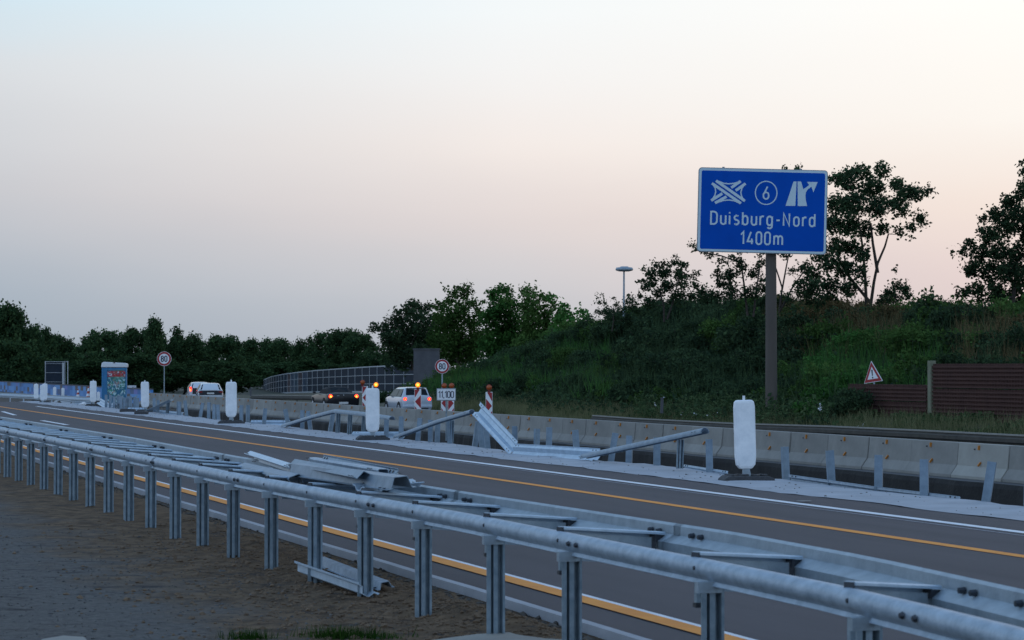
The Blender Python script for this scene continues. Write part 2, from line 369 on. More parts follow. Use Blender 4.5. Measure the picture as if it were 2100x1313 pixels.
# concrete gutter strip along the near asphalt edge
mb=MB(); path=[uv(5.33+.015*nz(v,1,.6,1),v,.015+drop(v)) for v in sp_(-4,120,.5)]; mb.sweep([(-.045,-.05),(.045,-.05),(.045,.015),(-.045,.02)],path); mb.build('road_edge_strip',M['strip'])['kind']='structure'
def zs(u,v):
    return .032+drop(v)+.012*nz(u,v,2,1)+.05*max(0,nz(u,v,.35,8))*sstep((u-13.4)/.5)
grid('pale_verge',sp_(13.35,14.75,.1),sp_(-6,200,.4),zs,M['strip'],shf=lambda u,v:.16*nz(v,0,.45,1)+.07*nz(v,0,1.7,6) if u<13.45 or u>14.6 else .0)
def ztr(u,v):
    fill=max(sstep((v-89)/8)*(1-sstep((u-17.5)/3)),sstep((v-128)/15)); full=-1.35+.14*nz(u,v,.9,4)+.07*nz(u,v,2.5,7)
    side=sstep((14.95-u)/.7) if u<14.95 else 0
    z=full*(1-fill)+(-.06+drop(v)+.06*nz(u,v,.8,2))*fill
    if u<15.3: z=z*(1-sstep((15.3-u)/.75))+(-.03+drop(v))*sstep((15.3-u)/.75)
    if u>25: z=z*(1-sstep((u-25)/.8))+(-1.4)*sstep((u-25)/.8)
    return z
grid('median_trench',sp_(14.5,26.3,.2),sp_(5,120,.35)+sp_(121,250,1.5),ztr,M['trench'])
def edgeu(v): return 25.72+.16*nz(v,0,.5,3)+.08*nz(v,0,2.2,5)
us=[0,.05,.5]+[2,5,8,11.2]
def zc(u,v): return -.85
V=[];Fc=[];vs=sp_(5,260,.35)
for v in vs:
    e=edgeu(v)
    for k,(du,z) in enumerate([(-.10,-1.45),(-.03,-.90),(.02,-.80),(.4,-.79),(3,-.79),(12,-.85)]):
        w=25.72+du if k>3 else e+du
        if k==5: w=32.4+shift(v)
        p=uv(w,v); V.append((p.x,p.y,z+(.02*nz(v,k,3) if k<2 else 0)))
n=6
for j in range(len(vs)-1):
    for i in range(n-1): Fc.append((j*n+i,j*n+i+1,(j+1)*n+i+1,(j+1)*n+i))
me=bpy.data.meshes.new('far_carriageway'); me.from_pydata(V,[],Fc); me.materials.append(M['asphalt_far']); me.materials.append(M['cut'])
for i,pl in enumerate(me.polygons):
    if i%5<2: pl.material_index=1
o=bpy.data.objects.new('far_carriageway',me); COL.objects.link(o); o['kind']='structure'
grid('embankment',sp_(32.3,50,.6)+[52,56,62,70,85,110,160],sp_(0,240,2.5),lambda u,v:h_emb(u,v)+(.25*nz(u,v,.3,6) if u-shift(v)>36 else .0)-.01,M['verge'],shf=lambda u,v:shift(v) if u<40 else shift(v)*max(0,(60-u)/20))
# ------------------------------------------------------------ profiles
A_PROF=[(-.155,.022),(-.142,0),(-.088,0),(-.048,-.078),(.048,-.078),(.088,0),(.142,0),(.155,.022)]   # (across, depth)
A_PROF2=sheet(A_PROF,.006)
SIG=[(-.058,.012),(-.058,0),(-.032,0),(-.028,.055),(-.016,.055),(-.014,.006),(.014,.006),(.017,.055),(.040,.055),(.044,0),(.058,0),(.058,.012)]
SIGP=sheet(SIG,.005)
def post_mesh(h,depth=.4,prof=SIGP,name='post'):
    """local: stands at origin facing -y, top at h"""
    mb=MB(); n=len(prof)
    vs=[(x,y-.025,-depth) for x,y in prof]+[(x,y-.025,h) for x,y in prof]
    mb.add(vs,[(i,(i+1)%n,n+(i+1)%n,n+i) for i in range(n)]+[tuple(range(n,2*n))]); return mb
# ------------------------------------------------------------ near double-sided safety barrier
FP=[Vector((2.55,4.4)),Vector((2.2,6.4)),Vector((1.84,8.32)),Vector((1.616,9.24)),Vector((1.353,10.19)),Vector((1.051,11.09)),Vector((.28,13.29)),Vector((-.316,15.0)),Vector((-.60,15.75)),Vector((-2.45,20.6)),Vector((-8.3,37.2)),Vector((-13.6,52.5)),Vector((-20,71))]
def along(pts,s):
    for a,b in zip(pts,pts[1:]):
        l=(b-a).length
        if s<=l: return a+(b-a)*(s/l),(b-a).normalized()
        s-=l
    return pts[-1],(pts[-1]-pts[-2]).normalized()
LEN=sum((b-a).length for a,b in zip(FP,FP[1:]))
def bar(s,off=0.,z=0.):
    p,t=along(FP,s); n=Vector((t.y,-t.x)); q=p+n*off; return Vector((q.x,q.y,z)),Vector((t.x,t.y,0)),Vector((n.x,n.y,0))
RP=[Vector((3.1,5.0)),Vector((2.62,7.7)),Vector((2.156,9.74)),Vector((1.76,11.5)),Vector((1.251,13.2)),Vector((-.253,17.16)),Vector((-2.9,24.4)),Vector((-5.1,31.0)),Vector((-10.1,45)),Vector((-19,70))]
LENR=sum((b-a).length for a,b in zip(RP,RP[1:]))
def rear(s,z):
    p,t=along(RP,s); return Vector((p.x,p.y,z)),Vector((t.x,t.y,0)),Vector((t.y,-t.x,0))
def rear_near(q):
    best=min(range(0,int(LENR*20)),key=lambda i:(along(RP,i/20)[0]-Vector((q.x,q.y))).length); return best/20
def near_barrier():
    root=thing('safety_barrier','long galvanised guard rail on steel posts along the near road edge','guard rail',bar(9)[0])
    S=[s for s in sp_(0,LEN,.66)]
    # find arc length of the post seen at px 865
    def s_at(px,off=0,z=0,lo=0,hi=LEN):
        best=None
        for i in range(4000):
            s=LEN*i/4000; p=bar(s,off,z)[0]; x=CX+F*p.x/p.y
            if best is None or abs(x-px)<best[0]: best=(abs(x-px),s)
        return best[1]
    s0=s_at(865)
    # front rail: 4 m lengths, rounded box section, a = towards camera is negative n
    arc=[(.04-.046*math.cos(a),.046*math.sin(a)) for a in np.linspace(R(85),R(-50),9)]
    prof=[(.075,.040)]+arc+[(.022,-.050),(.008,-.066),(.04,-.074)]
    prof=sheet(prof,-.005)
    ss=s0-1.33*12
    js=[s0-1.33*3*k+1.1 for k in range(-10,5)]
    js=sorted([j for j in js if 0<j<LEN]); cuts=[0]+js+[LEN-6]
    for a,b in zip(cuts,cuts[1:]):
        if b-a<.1: continue
        pp=[bar(s,0,.700)[0] for s in [a]+[x for x in sp_(a+.3,b-.2,.33)]+[b+.12]]
        mb=MB(); mb.sweep(prof,pp); mb.build('handrail',M['steel_rail'],root,smooth=True)
        # rear rail lying on the road side, hump towards the camera
        ra,rb=rear_near(bar(a+.5,.84)[0]) if a>0 else 0,rear_near(bar(b+.5,.84)[0]); qq=[rear(s,.605)[0] for s in [ra]+[x for x in sp_(ra+.3,rb-.2,.5)]+[rb+.10]]
        mb=MB(); mb.sweep(sheet([(d*1,w) for w,d in A_PROF],-.006),qq); mb.build('guard_rail',M['steel'],root,smooth=True)
        # bolts at joint
        if a>0:
            mb=MB()
            for ds in (-.06,.06):
                p,t,n=bar(a+ds,0,.70); c=p-n*.016; mb.cyl(c,c-n*.014,.017,.010,8)
            for ds in (-.45,-.30,.28,.43):
                for zz in (.665,.47):
                    p,t,n=rear(ra+.05+ds*.8,zz+.04); mb.cyl(p-n*.004,p-n*.035,.017,.014,6)
            mb.build('joint_bolts',M['bolt'],root)
    sA,sB=s_at(1455),s_at(1772); SP=[s0+1.33*k for k in range(0,40)]+[s_at(1013),s_at(1168),sA,sB,sB-1.9,sB-3.8]
    for s in SP:
        if s<.2 or s>LEN-7: continue
        p,t,n=bar(s,.01,0)
        ang=math.atan2(t.x*-1,t.y)          # facing roughly the camera side (-n turned 60 deg): web faces the viewer
        Mx=Matrix.Rotation(ang-R(0),4,'Z')
        pm=post_mesh(.635,.3); face=Matrix.Rotation(R(14),4,'Z'); pm.v=[tuple(face@Vector(q)+p) for q in pm.v]
        pm.build('post',M['steel_post'],root)
        mb=MB(); q=bar(s,.0,.61)[0]
        mb.box(q+Vector((0,0,.015))-n*.005,(.125,.05,.055),face)                           # head bracket
        mb.build('bracket',M['steel'],root)
        mb=MB(); q2=bar(s+.20,.03,.585)[0]; mb.box(q2,(.032,.04,.11),face); mb.build('hanger',M['steel_post'],root)
        mb=MB(); mb.box(q2+Vector((.02,0,-.068)),(.085,.05,.022),face)
        q4=bar(s+.16,0,.705)[0]; c=q4-n*.004; mb.cyl(c,c-n*.012,.014,.009,8)
        mb.build('bolts',M['bolt'],root)
        # spacer: channel with thin top flange and web, from handrail to rear rail
        a=bar(s+.27,.05,.772)[0]; b=bar(s+.64,.84,0)[0]; b=rear(rear_near(b),.70)[0]; b=b-rear(rear_near(b),0)[2]*.03; d=(b-a).normalized()
        mb=MB(); side=Vector((d.y,-d.x,0)).normalized()
        chan=[(-.028,-.035),(-.028,.0),(-.022,.006),(.022,.006),(.028,0),(.028,-.012),(.024,-.012),(.022,0),(-.022,0),(-.024,-.035)]
        mb.sweep(chan,[a,b]); mb.build('spacer',M['steel_bright'],root)
        mb=MB(); c1=a+d*.16; c2=a+d*.78; zt=-.012
        V=[c1+Vector((0,0,zt-.02)),c2+Vector((0,0,zt-.02)),c2+Vector((0,0,-.20)),c1+Vector((0,0,-.19))]
        mb.add([x for x in V]+[x+side*.006 for x in V],[(0,1,2,3),(7,6,5,4),(0,4,5,1),(1,5,6,2),(2,6,7,3),(3,7,4,0)])
        mb.build('web_plate',M['steel'],root)
        mb=MB(); mb.beam(b-d*.09+Vector((0,0,-.035)),b+Vector((0,0,-.035)),.04,.04); mb.build('clamp',M['bolt'],root)
        mb=MB(); mb.box(c2+Vector((0,0,-.10)),(.035,.035,.15)); mb.build('web_end',M['bolt'],root)
        mb=MB(); mb.beam(a-d*.012+Vector((0,0,-.012)),a+d*.004+Vector((0,0,-.012)),.046,.026); mb.build('end_cap',M['bolt'],root)
        mb=MB(); q6=b+Vector((.10,.0,-.01)); mb.cyl(q6,q6+Vector((-.01,-.035,0)),.018,.014,6); mb.build('bolt',M['bolt'],root)
    return root
barrier=near_barrier()
# ------------------------------------------------------------ loose guard rail lengths
def rail_piece(name,label,pts,roll=0,m='steel_bright',prof=None,group=None,cat='rail piece',ups=None,sc=1.0,posts=()):
    pts=[Vector(p) for p in pts]
    root=thing(name,label,cat,pts[0],0,group)
    base=[(w*sc,d*sc) for w,d in (prof or A_PROF)]
    t=(pts[-1]-pts[0]).normalized(); up0=Vector((0,0,1)); up=Matrix.Rotation(roll,3,t)@up0
    dense=[]
    for a,b in zip(pts,pts[1:]): dense+= [a+(b-a)*k/6 for k in range(6)]
    dense.append(pts[-1])
    mb=MB(); mb.sweep(sheet(base,.006),dense,up); mb.build('beam',M[m],root,smooth=True)
    mb=MB(); side=t.cross(up).normalized(); upp=side.cross(t)
    for end,sg in ((pts[0],1),(pts[-1],-1)):
        for w in (-.115*sc,.115*sc):
            for k in (.12,.24):
                c=end+t*sg*k+side*w; mb.cyl(c+upp*.008,c+upp*.014,.012,.012,8)
    mb.build('bolt_holes',M['bolt'],root)
    for px,py0,py1,u in posts:
        a=onu(px,py0,u); b=onu(px+(-2),py1,u); pm=post_mesh((a-b).length,0)
        d=(a-b).normalized(); q=Vector((0,0,1)).rotation_difference(d).to_matrix()@Matrix.Rotation(R(14),3,'Z')
        pm.v=[tuple(q@Vector(v)+b) for v in pm.v]; pm.build('post',M['steel_post'],root)
    return root
TUBE=[(.06*math.cos(a),.06*math.sin(a)) for a in np.linspace(R(200),R(-20),9)]
def U(pts,u): return [onu(x,y,u) for x,y in pts]
G='dismantled guard rail lengths lying in the median'
rail_piece('fallen_rail','pale ridged rail sloping down steeply from a raised tip, right of the kilometre plate',U([(978,838),(1054,919)],14.3),roll=R(62),group=G)
rail_piece('fallen_rail','tube shaped rail rising from behind the second nearest delineator to the raised bent rail tip',U([(812,898),(900,866),(968,846)],14.5),prof=TUBE,m='steel_tube',group=G,posts=[(926,862,916,14.8)])
rail_piece('fallen_rail','long tube shaped rail propped diagonally on a post left of the nearest delineator',U([(1196,939),(1320,913),(1446,886)],14.4),prof=TUBE,m='steel_tube',group=G,sc=1.05,posts=[(1395,902,961,14.4)])
rail_piece('fallen_rail','flat pale rail lying on the verge at the foot of the sloping bent rail',[onz(1046,924,.10),onz(1222,935,.12)],roll=R(50),group=G)
rail_piece('fallen_rail','long rail lying along the trench edge right of the nearest delineator',[onu(1617,984,14.75),onu(1790,1009,14.75),onu(1968,1031,14.75)],roll=R(80),m='steel_rail',group=G,sc=.5)
rail_piece('fallen_rail','short thin rail lying between the propped rail and the nearest delineator',[onz(1400,960,.03),onz(1490,974,.03)],roll=R(60),group=G,sc=.4)
rail_piece('fallen_rail','kinked rail leaning over bare posts left of the second nearest delineator',U([(581,875),(640,857),(687,845),(745,851),(804,860)],14.5),prof=TUBE,m='steel_tube',group=G,sc=1.1,posts=[(694,846,888,14.6),(718,848,891,14.6),(747,853,895,14.6)])
rail_piece('fallen_rail','pale rail lying flat behind the foot of the second nearest delineator',[onz(718,893,.05),onz(826,893,.10)],roll=R(40),group=G,sc=.8)
rail_piece('fallen_rail','pale flat rail lying left of the kinked rail',[onz(512,869,.03),onz(592,869,.05)],roll=R(50),group=G,sc=.8)
rail_piece('fallen_rail','rail tilted up to the right just right of the fourth nearest delineator',U([(290,848),(352,819)],14.6),roll=R(20),m='steel_post',group=G,sc=.8,posts=[(345,824,848,14.7)])
rail_piece('fallen_rail','pale rail lying flat right of the foot of the fourth nearest delineator',[onz(312,845,.05),onz(372,851,.03)],roll=R(40),group=G,sc=.8)
rail_piece('fallen_rail','rail tilted up to the right in front of the blue toilet cabin',U([(228,838),(277,814)],15.0),roll=R(20),m='steel_post',group=G,sc=.8)
rail_piece('fallen_rail','short bent rail sloping down beside the fifth nearest delineator',U([(202,822),(222,834),(238,833)],14.9),roll=R(60),group=G,sc=.9)
rail_piece('fallen_rail','long thin rail lying on the verge between the far delineators',[onz(112,821,.03),onz(150,826,.03),onz(185,827,.03)],roll=R(70),m='steel_rail',group=G,sc=.6)
rail_piece('fallen_rail','pale rail lying left of the fourth nearest delineator',[onz(262,841,.06),onz(298,841,.06)],roll=R(40),group=G,sc=.8)
# pile of profiles on the near barrier
HAT=[(-.13,.0),(-.09,.0),(-.055,.10),(.055,.10),(.09,0),(.13,0)]
CH=[(-.06,-.08),(-.06,.0),(-.045,.012),(.045,.012),(.06,0),(.045,-.05)]
G2='loose steel profiles heaped on the near guard rail'
def pile(label,a,b,ua,ub,prof,roll,m,sc=1.):
    rail_piece('loose_profile',label,[onu(a[0],a[1],ua),onu(b[0],b[1],ub)],roll=roll,prof=prof,m=m,group=G2,cat='steel profile',sc=sc*.68)
pile('uppermost rounded profile of the heap on the near rail, lying across its back',(642,941),(786,965),5.3,5.0,CH,R(0),'steel_rail')
pile('wide grey rail under the uppermost profile of the heap',(650,955),(800,988),5.2,5.0,A_PROF,R(50),'steel_tube',1.15)
pile('broad profile in the middle of the heap with a pale top edge',(606,962),(748,990),4.85,4.65,HAT,R(-25),'steel_tube',1.1)
pile('long hat profile of the heap whose open end points right',(612,972),(824,1003),4.75,4.75,HAT,R(5),'steel_tube',1.3)
pile('pale twisted profile at the left end of the heap',(512,938),(602,968),5.1,4.8,HAT,R(-35),'steel_bright',.8)
pile('dull grey profile lying lowest at the left end of the heap',(496,955),(604,979),4.8,4.6,CH,R(20),'steel_tube',1.3)
pile('short thin profile poking out behind the right end of the heap',(720,952),(812,975),5.4,5.3,CH,R(0),'steel',.8)
pile('pale flat profile under the open end of the heap',(735,998),(858,988),4.6,5.2,A_PROF,R(10),'steel_bright',.6)
rail_piece('loose_profile','broad pale rail lying on the soil under the near guard rail',[onz(622,1164,.09),onz(755,1210,.07)],roll=R(-28),m='steel_bright',cat='steel profile',group='steel profiles on the soil under the near guard rail',sc=.60)
rail_piece('loose_profile','narrow profile with notched dark open end lying behind the broad rail on the soil',[onz(660,1156,.03),onz(792,1208,.03)],roll=R(10),prof=HAT,m='steel_rail',cat='steel profile',group='steel profiles on the soil under the near guard rail',sc=.5)
# ------------------------------------------------------------ bare posts in the median
ORD=['first','second','third','fourth','fifth','sixth','seventh','eighth','ninth','tenth','eleventh','twelfth','thirteenth','fourteenth','fifteenth','sixteenth','seventeenth','eighteenth','nineteenth','twentieth','twenty-first','twenty-second','twenty-third','twenty-fourth','twenty-fifth']
LM=[(1523,'nearest tall white delineator'),(762,'second nearest white delineator'),(472,'third nearest white delineator'),(297,'fourth nearest white delineator'),(190,'fifth nearest white delineator')]
def where(xs,x):
    l=min(LM,key=lambda q:abs(q[0]-x)*(1 if q[0]>600 else 1.6)); 
    if x>l[0]: r=sorted([q for q in xs if q>l[0]]).index(x); return f"{ORD[min(r,24)]} to the right of the {l[1]}"
    r=sorted([q for q in xs if q<=l[0]],reverse=True).index(x); return f"{ORD[min(r,24)]} to the left of the {l[1]}"
PX=[(2106,3),(2020,9),(1895,0),(1801,1),(1704,-4),(1610,-1),(1455,-1),(1346,0),(1290,1),(1252,9),(1183,-4),(1125,1),(1099,2),(1057,0),(1000,-6),(988,-5),(972,9),(924,0),(896,0),(884,1),(857,6),(823,0),(792,1),(770,-2),(676,9),(638,-8),(621,0),(592,-12),(541,5),(508,0),(496,0),(449,-3),(440,0),(429,1),(411,9),(383,-6),(369,1),(366,0),(324,2),(317,-1),(283,0),(276,2),(269,-2),(262,0),(255,3),(249,0),(243,-2),(235,0),(226,2),(218,0)]
xs=[p[0] for p in PX]
proto_post=None
CHN=sheet([(-.055,.03),(-.055,-.022),(-.02,-.012),(.02,-.012),(.055,-.022),(.055,.03)],.005)
for x,lean in PX:
    p=atu(x,14.78+random.uniform(-.06,.1),0); p.z=-.02
    lab="bare galvanised steel post, "+where(xs,x)
    if proto_post is None:
        o=post_mesh(.56,.5,CHN).build('steel_post',M['steel_tube']); proto_post=o
    else: o=proto_post.copy(); COL.objects.link(o)
    tag(o,lab,'post','bare steel posts left standing along the median')
    o.location=p; o.rotation_euler=(R(random.uniform(-3,3)),R(lean),R(random.uniform(-25,35))); o.scale=(1,1,random.uniform(.92,1.05))
# ------------------------------------------------------------ concrete barrier elements
def conc_proto(m):
    root=thing('concrete_barrier','x','concrete barrier')
    prof=[(-.30,0),(-.30,.07),(-.14,.28),(-.085,.79),(.085,.79),(.14,.28),(.30,.07),(.30,0)]
    L_=2.145; mb=MB(); mb.sweep(prof,[Vector((0,-L_/2,0)),Vector((0,L_/2,0))]); mb.build('body',m,root,bevel=.012)
    mb=MB(); mb.box((-.115,.15,.70),(.05,.035,.10),Matrix.Rotation(R(5),4,'Y')); mb.build('reflector',M['orange'],root)
    mb=MB(); mb.box((-.165,.05,.34),(.04,.03,.11),Matrix.Rotation(R(25),4,'Y')@Matrix.Rotation(R(30),4,'X')); mb.build('reflector',M['orange'],root)
    mb=MB(); mb.box((-.103,.35,.66),(.02,.05,.03)); mb.build('bracket',M['bolt'],root)
    return root
protoC=conc_proto(M['concrete']); protoP=None
vsC=[44.1+1.08+2.18*k for k in range(-3,51)]
pxC=[]
for v in vsC:
    p=uv(26.4,v); pxC.append(CX+F*p.x/p.y)
for i,v in enumerate(vsC):
    if 1990<pxC[i]<2060: o=conc_proto(M['concrete_pale']); lab='newer paler concrete barrier element among darker ones near the right edge'
    else:
        o=protoC if i==0 else copy_tree(protoC)
        lab='grey concrete barrier element, '+where(pxC,pxC[i])
        if pxC[i]>2110: lab='grey concrete barrier element cut by the right edge of the photo'
    if i==0: lab='grey concrete barrier element farthest right, beyond the newer paler one'
    o['label']=lab; o['group']='concrete barrier elements behind the median'
    o.location=uv(26.4+random.uniform(-.015,.015),v,-.79); o.rotation_euler=(0,0,TH+R(random.uniform(-.3,.3)))
# ------------------------------------------------------------ white delineators (backs)
def delineator(x,yb,yt,label,size=None,z=0.,foot=True,lean=0,d=None):
    base=onz(x,yb,z); s=F/base.y; Hh=(yb-yt)/s
    root=thing('delineator',label,'delineator',base,0,'blank white delineator panels along the median')
    k=Hh/1.24; w=.15*1.0*k if size is None else size
    w=.152*k
    poly=[(-w*.55,.20*k),(w*.55,.20*k),(w*.9,.26*k),(w,.38*k),(w*1.0,1.08*k),(w*.93,1.15*k),(w*.75,1.18*k),(-w*.75,1.18*k),(-w*.93,1.15*k),(-w,1.08*k),(-w,.38*k),(-w*.9,.26*k)]
    mb=MB(); Mr=Matrix.Rotation(R(12),4,'Z')@Matrix.Rotation(R(lean),4,'Y'); mb.prism(poly,-.05*k,.05*k,Mr); mb.build('panel',M['white_plastic'],root,local=True,bevel=.022*k)
    poly2=[(a*.86,.69*k+(b-.69*k)*.93) for a,b in poly]; mb=MB(); mb.prism(poly2,-.056*k,-.045*k,Mr); mb.build('back_face',M['white_plastic'],root,local=True,bevel=.004)
    mb=MB(); mb.box(Mr@Vector((0,0,1.205*k)),(.035*k,.035*k,.07*k)); mb.build('top_peg',M['white'],root,local=True)
    mb=MB(); mb.box((0,0,.16*k),(.10*k,.06*k,.14*k)); mb.box((.05*k,0,.14*k),(.03*k,.05*k,.12*k),Matrix.Rotation(R(-12),4,'Y')); mb.build('neck',M['steel'],root,local=True)
    if foot:
        mb=MB(); mb.prism([(-.37*k,0),(.37*k,0),(.37*k,.07*k),(.30*k,.10*k),(-.30*k,.11*k),(-.36*k,.06*k)],-.19*k,.19*k,Matrix.Rotation(R(10),4,'Z'))
        for q in range(7): mb.box((-.24*k+.08*k*q,-.05*k*(q%2),.115*k),(.05*k,.2*k,.03*k),Matrix.Rotation(R(25*(-1)**q),4,'Z'))
        mb.build('rubber_foot',M['rubber'],root,local=True,bevel=.01)
    return root
delineator(1530,991,812,'nearest and tallest white delineator with a weathered black rubber foot',lean=-1.5)
delineator(764,905,791,'white delineator second nearest, standing behind the flat pale rails')
delineator(474,871,779,'white delineator third nearest, right of the white estate car')
delineator(298,847,780,'white delineator fourth nearest, between the toilet cabin and the speed limit sign',lean=-1)
delineator(191,834,779,'white delineator fifth nearest, just left of the blue toilet cabin')
delineator(92,827,785,'right one of the two tall white delineators at the far left')
delineator(74,824,786,'white delineator farthest left in the photo')
delineator(87,828,788,'white delineator half hidden behind the right one of the far left pair',foot=False)
delineator(112,820,793,'small far white delineator under the left side of the back facing road sign',z=drop(170),foot=False)
delineator(129,820,795,'small far white delineator under the pole of the back facing road sign',z=drop(170),foot=False)
delineator(202,828,803,'small white delineator squeezed between the fifth delineator and the toilet cabin',z=-.3,foot=False)
# ------------------------------------------------------------ text strokes
def arc(cx,cy,rx,ry,a0,a1,n=10): return [(cx+rx*math.cos(R(a0+(a1-a0)*i/n)),cy+ry*math.sin(R(a0+(a1-a0)*i/n))) for i in range(n+1)]
# glyphs in units: cap height 1, x-height .72 ; (advance, strokes)
def rr(x0,y0,x1,y1,r): # rounded loop
    return arc(x1-r,y1-r,r,r,0,90,5)+arc(x0+r,y1-r,r,r,90,180,5)+arc(x0+r,y0+r,r,r,180,270,5)+arc(x1-r,y0+r,r,r,270,360,5)+[(x1,y1-r)]
GL={
'D':(.66,[[(0,0),(0,1),(.24,1)]+arc(.24,.72,.28,.28,90,0,6)+arc(.24,.28,.28,.28,0,-90,6)+[(0,0)]]),
'u':(.56,[[(0,.72),(0,.22)]+arc(.21,.22,.21,.22,180,340,6)+[(.42,.25)],[(.42,.72),(.42,0)]]),
'i':(.2,[[(0,0),(0,.72)],[(0,.87),(0,.99)]]),
's':(.54,[arc(.2,.54,.19,.18,40,90,3)+arc(.2,.54,.19,.17,90,270,7)[:]+arc(.2,.19,.2,.18,90,-90,7)+arc(.2,.19,.2,.19,270,215,3)]),
'b':(.57,[[(0,0),(0,1)],[(0,.36)]+arc(.22,.50,.21,.22,170,0,6)+arc(.22,.22,.21,.22,0,-170,6)+[(0,.36)]]),
'r':(.40,[[(0,0),(0,.72)],arc(.21,.48,.21,.24,180,62,6)]),
'g':(.57,[[(.43,.72),(.43,-.05)]+arc(.22,-.05,.21,.20,0,-150,6),[(.43,.36)]+arc(.21,.50,.21,.22,10,180,6)+arc(.21,.22,.21,.22,180,350,6)+[(.43,.36)]]),
'-':(.46,[[(.03,.42),(.33,.42)]]),
'N':(.70,[[(0,0),(0,1),(.5,0),(.5,1)]]),
'o':(.57,[rr(0,0,.43,.72,.21)]),
'd':(.57,[[(.43,0),(.43,1)],[(.43,.36)]+arc(.21,.50,.21,.22,10,180,6)+arc(.21,.22,.21,.22,180,350,6)+[(.43,.36)]]),
'1':(.42,[[(0,.76),(.22,1),(.22,0)]]),
'4':(.62,[[(.30,1),(0,.22),(.5,.22)],[(.38,.45),(.38,0)]]),
'0':(.60,[rr(0,0,.45,1,.22)]),
'm':(.86,[[(0,0),(0,.72)],arc(.18,.52,.18,.20,180,0,6)+[(.36,0)],arc(.54,.52,.18,.20,180,0,6)+[(.72,0)]]),
'6':(.60,[[(.34,1),(.05,.42)],rr(0,0,.45,.54,.22)]),
'8':(.60,[rr(.03,.52,.42,1,.19),rr(0,0,.45,.52,.22)]),
'2':(.60,[arc(.22,.77,.21,.23,160,-20,7)+[(.0,.0),(.45,0)]]),
',':(.22,[[(.06,.1),(.0,-.12)]]),
' ':(.22,[]),
}
def ribbon(mb,pts,w,y,T):
    closed=(Vector(pts[0])-Vector(pts[-1])).length<1e-6; n=len(pts); L_=[];R_=[]
    P=[Vector(p) for p in pts]
    for i in range(n):
        if closed: a=P[i-1] if i>0 else P[-2]; b=P[(i+1)] if i<n-1 else P[1]
        else: a=P[max(i-1,0)]; b=P[min(i+1,n-1)]
        d1=(P[i]-a); d2=(b-P[i])
        if d1.length<1e-9: d1=d2
        if d2.length<1e-9: d2=d1
        d1.normalize(); d2.normalize(); t=(d1+d2)
        if t.length<1e-6: t=d1
        t.normalize(); k=w/2/max(.45,t.dot(d1)); nn=Vector((-t.y,t.x)); L_.append(P[i]+nn*k); R_.append(P[i]-nn*k)
    m=len(mb.v)
    for a,b in zip(L_,R_): mb.v+= [tuple(T(a.x,a.y,y)),tuple(T(b.x,b.y,y))]
    for i in range(n-1): mb.f.append((m+2*i,m+2*i+1,m+2*i+3,m+2*i+2))
def write(mb,text,x,y,h,T,w=.135,width=None,depth=0):
    tot=sum(GL[c][0] for c in text); sx=h*.93; ex=0 if width is None else (width-(tot-.13)*sx)/(len(text)-1); cx=x; k=0
    if ex<-.08*h: sx=width/(tot-.13); ex=0
    for c in text:
        adv,st=GL[c]
        for s in st: ribbon(mb,[(cx+a*sx,y+b*h) for a,b in s],w*h,depth-.0006*(k%5),T); k+=1
        cx+=adv*sx+ex
